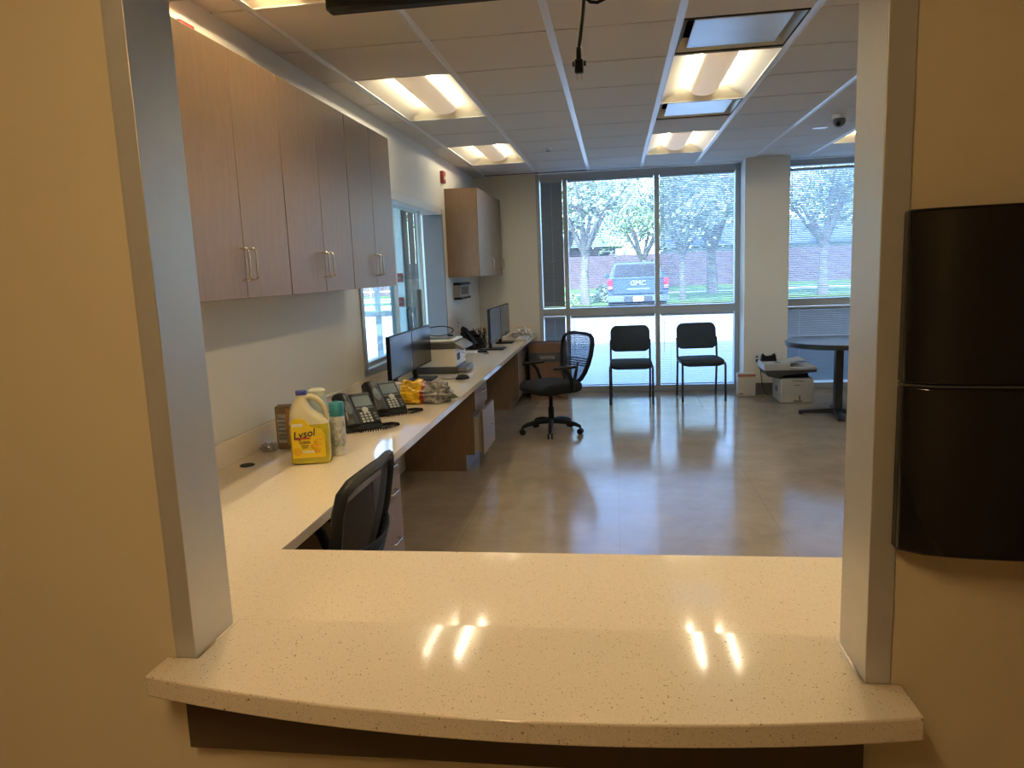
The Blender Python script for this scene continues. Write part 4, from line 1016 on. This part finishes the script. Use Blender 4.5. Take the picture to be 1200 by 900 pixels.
# house
t = thing('brick_house', 'red brick house with dark window and pale roof behind the garden wall', 'house', (-3.0, 66, 0))
MB().bx(-9, 3.1, 0, 8, 0, 3.3).build('walls', m_brick, t)
rf = MB(); rf.prism([(-.8, 3.25), (4, 5.6), (8.8, 3.25)], 0, -9.6, 3.7); rf.build('roof', M('pale_roof', (.50, .47, .44), .9), t)
for x in (-7, -3.6, 2.2):
    f = MB().bx(x-.6, x+.6, -.06, 0, 1.6, 2.9).build('window', m_conc, t); MB().bx(x-.52, x+.52, -.08, -.06, 1.68, 2.82).build('pane', m_screen, f)
t = thing('grey_house', 'long pale grey house behind the garden wall at the right', 'house', (14, 68, 0))
MB().bx(-9.5, 12, 0, 8, 0, 3.0).build('walls', M('pale_siding', (.50, .50, .50), .9), t)
MB().prism([(-.8, 2.95), (4, 5.2), (8.8, 2.95)], 0, -10, 12.6).build('roof', M('slate_roof', (.16, .18, .22), .9), t)
for x in (-6, -1, 4, 9): 
    f = MB().bx(x-.7, x+.7, -.06, 0, 1.3, 2.6).build('window', m_conc, t); MB().bx(x-.6, x+.6, -.08, -.06, 1.4, 2.5).build('pane', m_screen, f)
# trees
def leafmat(name, c):
    m = M(name, c, .7, var=.3, vscale=1.2); return m
lm = [leafmat('leaf_pale_green', (.42, .46, .32)), leafmat('leaf_bright_green', (.40, .50, .24)), leafmat('leaf_olive', (.36, .40, .30))]
def tree(label, loc, th, tr_, ch, cr, seed, mi, nleaf=2600, nbr=7, lsz=.115):
    rnd = random.Random(seed)
    t = thing('street_tree', label, 'tree', loc, group='trees outside the window')
    m = MB()
    m.tube([(0, 0, -.1), (rnd.uniform(-.05, .05), 0, th*.5), (rnd.uniform(-.1, .1), rnd.uniform(-.1, .1), th)], [tr_*1.25, tr_, tr_*.85], 10)
    tips = []
    for k in range(nbr):
        a = 2*math.pi*k/nbr+rnd.uniform(-.3, .3); rr = cr*rnd.uniform(.5, .9); zz = th+ch*rnd.uniform(.35, .8)
        mid = Vector((math.cos(a)*rr*.4, math.sin(a)*rr*.4, th+(zz-th)*.5)); end = Vector((math.cos(a)*rr, math.sin(a)*rr, zz))
        m.tube([(0, 0, th*.93), mid, end], [tr_*.6, tr_*.36, tr_*.1], 6); tips.append(end)
        for j in range(3):
            e2 = mid+Vector((rnd.uniform(-1, 1), rnd.uniform(-1, 1), rnd.uniform(.4, 1.2)))*cr*.35
            m.tube([mid, (mid+e2)/2+Vector((0, 0, .1)), e2], [tr_*.25, tr_*.16, tr_*.06], 5); tips.append(e2)
    m.build('trunk', m_bark, t, smooth=60)
    f = MB(); cen = Vector((0, 0, th+ch*.52))
    clumps = [(p, cr*.33) for p in tips]+[(cen+Vector((rnd.uniform(-.7, .7)*cr, rnd.uniform(-.7, .7)*cr, rnd.uniform(-.35, .5)*ch)), cr*.4) for _ in range(10)]
    for i in range(nleaf):
        c, rad = rnd.choice(clumps)
        d = Vector((rnd.gauss(0, 1), rnd.gauss(0, 1), rnd.gauss(0, .8))); d = d*(rad*rnd.random()**.4/max(d.length, .01))
        p = c+d; n = Vector((rnd.gauss(0, 1), rnd.gauss(0, 1), rnd.gauss(0, 1)+.4)).normalized()
        u = n.orthogonal().normalized(); v = n.cross(u); s = lsz*rnd.uniform(.6, 1.3)
        f._add([p-u*s, p-v*s*.5, p+u*s, p+v*s*.5], [(0, 1, 2, 3)])
    me = bpy.data.meshes.new('foliage'); me.from_pydata(f.v, [], f.f); me.materials.append(lm[mi])
    o = bpy.data.objects.new('foliage', me); COL.objects.link(o); o.parent = t; o['kind'] = 'stuff'
    return t
tree('pale leafy tree with thick trunk left of the pickup', (-1.25, 31.3, 0), 2.2, .19, 5.2, 3.0, 1, 0, 4200)
tree('bright green branching tree behind the pickup', (1.7, 47, 0), 1.9, .2, 6.0, 3.8, 2, 1, 4200, lsz=.15)
tree('slim trunked tree right of the pickup', (2.92, 33.1, 0), 2.0, .12, 5.2, 2.6, 3, 2, 3600)
tree('stout trunked tree behind the blind next to the pier', (4.85, 38.4, 0), 2.2, .24, 6.0, 3.2, 4, 2, 4200)
tree('leafy tree seen through the blind right of the pier', (9.0, 34, 0), 2.2, .2, 5.5, 3.2, 5, 0, 4200)
tree('leafy tree at the left edge of the window view', (-5.0, 36, 0), 2.2, .2, 5.5, 3.4, 6, 1, 4200)
tree('tall background tree behind the brick house', (-4.0, 60, 0), 2.6, .3, 8.5, 4.2, 7, 0, 4200, lsz=.24)
tree('tall background tree behind the grey house', (7.4, 60, 0), 2.6, .3, 8.5, 4.2, 8, 2, 4200, lsz=.24)
tree('tall background tree far right behind the houses', (18.6, 60, 0), 2.6, .3, 8.5, 4.2, 9, 0, 3600, lsz=.24)
tree('tree outside the vestibule glazing', (-12.5, 34, 0), 2.2, .2, 5.5, 3.6, 10, 1, 3600)
# hedge shrubs by lawn
rs_ = random.Random(5)
for i, (x, y) in enumerate(((-4.6, 30.5), (-2.4, 30.1), (-.2, 33.5), (6.4, 33.0))):
    t = thing('shrub', ('leafy low shrub leftmost on the lawn', 'leafy low shrub beside the pale tree', 'leafy low shrub just behind the pickup', 'leafy low shrub right of the slim tree')[i], 'shrub', (x, y, GZ), group='shrubs on the lawn')
    f = MB()
    for k in range(900):
        d = Vector((rs_.gauss(0, 1), rs_.gauss(0, 1), abs(rs_.gauss(0, 1)))); d = d.normalized()*rs_.random()**.4; p = Vector((d.x*.9, d.y*.6, .1+d.z*.8))
        n = Vector((rs_.gauss(0, 1), rs_.gauss(0, 1), rs_.gauss(0, 1))).normalized(); u = n.orthogonal().normalized(); v = n.cross(u)
        f._add([p-u*.09, p-v*.05, p+u*.09, p+v*.05], [(0, 1, 2, 3)])
    me = bpy.data.meshes.new('foliage'); me.from_pydata(f.v, [], f.f); me.materials.append(lm[i % 3]); o = bpy.data.objects.new('foliage', me); COL.objects.link(o); o.parent = t; o['kind'] = 'stuff'
    MB().tube([(0, 0, 0), (.05, 0, .4)], .03, 6).tube([(0, 0, 0), (-.2, .1, .45)], .025, 6).build('stem', m_bark, t)
# pickup truck: rear towards the window
t = thing('pickup_truck', 'blue grey pickup truck parked outside with its tailgate facing in', 'truck', (.72, 24.0, GZ-.02))
m_car = M('blue_grey_car_paint', (.065, .095, .13), .3, spec=.5, coat=.6); m_carg = M('car_glass', (.01, .015, .022), .12, spec=.3)
m_tail = M('tail_light_red', (.55, .03, .05), .25); m_chr = M('car_chrome', (.45, .5, .55), .3, metal=.5); m_tyre = M('tyre', (.015, .015, .016), .8)
bed = MB(); bed.rings([[(-.95, y, .50), (.95, y, .50), (.97, y, .9), (.94, y, 1.25), (-.94, y, 1.25), (-.97, y, .9)] for y in (.05, 2.0)]); bed.build('cargo_bed', m_car, t, bevel=.02)
MB().bx(-.80, .80, 0, .06, .72, 1.24).build('tailgate', m_car, t, bevel=.02)
MB().bx(-.80, .80, -.012, 0, 1.19, 1.235).build('tailgate_lip', m_car, t, bevel=.006); MB().bx(-.35, .35, -.008, 0, .86, .90).build('tailgate_crease', m_chr, t)
text('badge_lettering', 'GMC', .22, m_chr, t, (0, -.012, 1.06), (R(90), 0, 0), depth=.008, bold=.006)
for s in (-1, 1):
    tl = MB().bx(min(s*.80, s*.96), max(s*.80, s*.96), -.02, .08, .88, 1.20).build('tail_light', m_tail, t, bevel=.015)
    MB().bx(min(s*.82, s*.94), max(s*.82, s*.94), -.028, -.02, .90, .98).build('reversing_lens', m_chr, tl)
    MB().tube([(s*.95, 1.2, .40), (s*.72, 1.2, .40)], .39, 24).build('wheel', m_tyre, t, smooth=40)
    MB().tube([(s*.95, 4.6, .40), (s*.72, 4.6, .40)], .39, 24).build('wheel', m_tyre, t, smooth=40)
    MB().bx(min(s*.95, s*1.12), max(s*.95, s*1.12), 3.9, 4.0, 1.2, 1.38).build('mirror', m_car, t, bevel=.03)
MB().bx(-.97, .97, -.16, .04, .48, .68).build('rear_bumper', M('bumper_grey_blue', (.13, .17, .22), .35), t, bevel=.04); MB().bx(-.45, .45, -.17, -.15, .50, .66).build('bumper_step', m_dgrey, t, bevel=.01)
MB().bx(-.16, .16, -.19, -.17, .50, .66).build('licence_plate', m_paper, t);
cabm = MB(); cabm.rings([[(-.95, y0, .5), (.95, y0, .5), (.95, y0, 1.2), (w_, y1, zt), (-w_, y1, zt), (-.95, y0, 1.2)] for y0, y1, w_, zt in ((2.0, 2.18, .74, 1.74), (3.4, 3.3, .74, 1.76), (4.0, 3.6, .72, 1.70))]); cabm.build('cab', m_car, t, bevel=.03)
MB()._add([(-.78, 2.03, 1.26), (.78, 2.03, 1.26), (.68, 2.15, 1.66), (-.68, 2.15, 1.66), (-.78, 2.015, 1.26), (.78, 2.015, 1.26), (.68, 2.135, 1.66), (-.68, 2.135, 1.66)], [(0, 1, 2, 3), (4, 5, 6, 7), (0, 1, 5, 4), (1, 2, 6, 5), (2, 3, 7, 6), (3, 0, 4, 7)]).build('rear_window', m_carg, t)
MB().bx(-.95, .95, 3.9, 5.7, .5, 1.15).build('bonnet', m_car, t, bevel=.06)
MB().bx(-.85, .85, .1, 5.5, .30, .52).build('underbody', m_tyre, t)
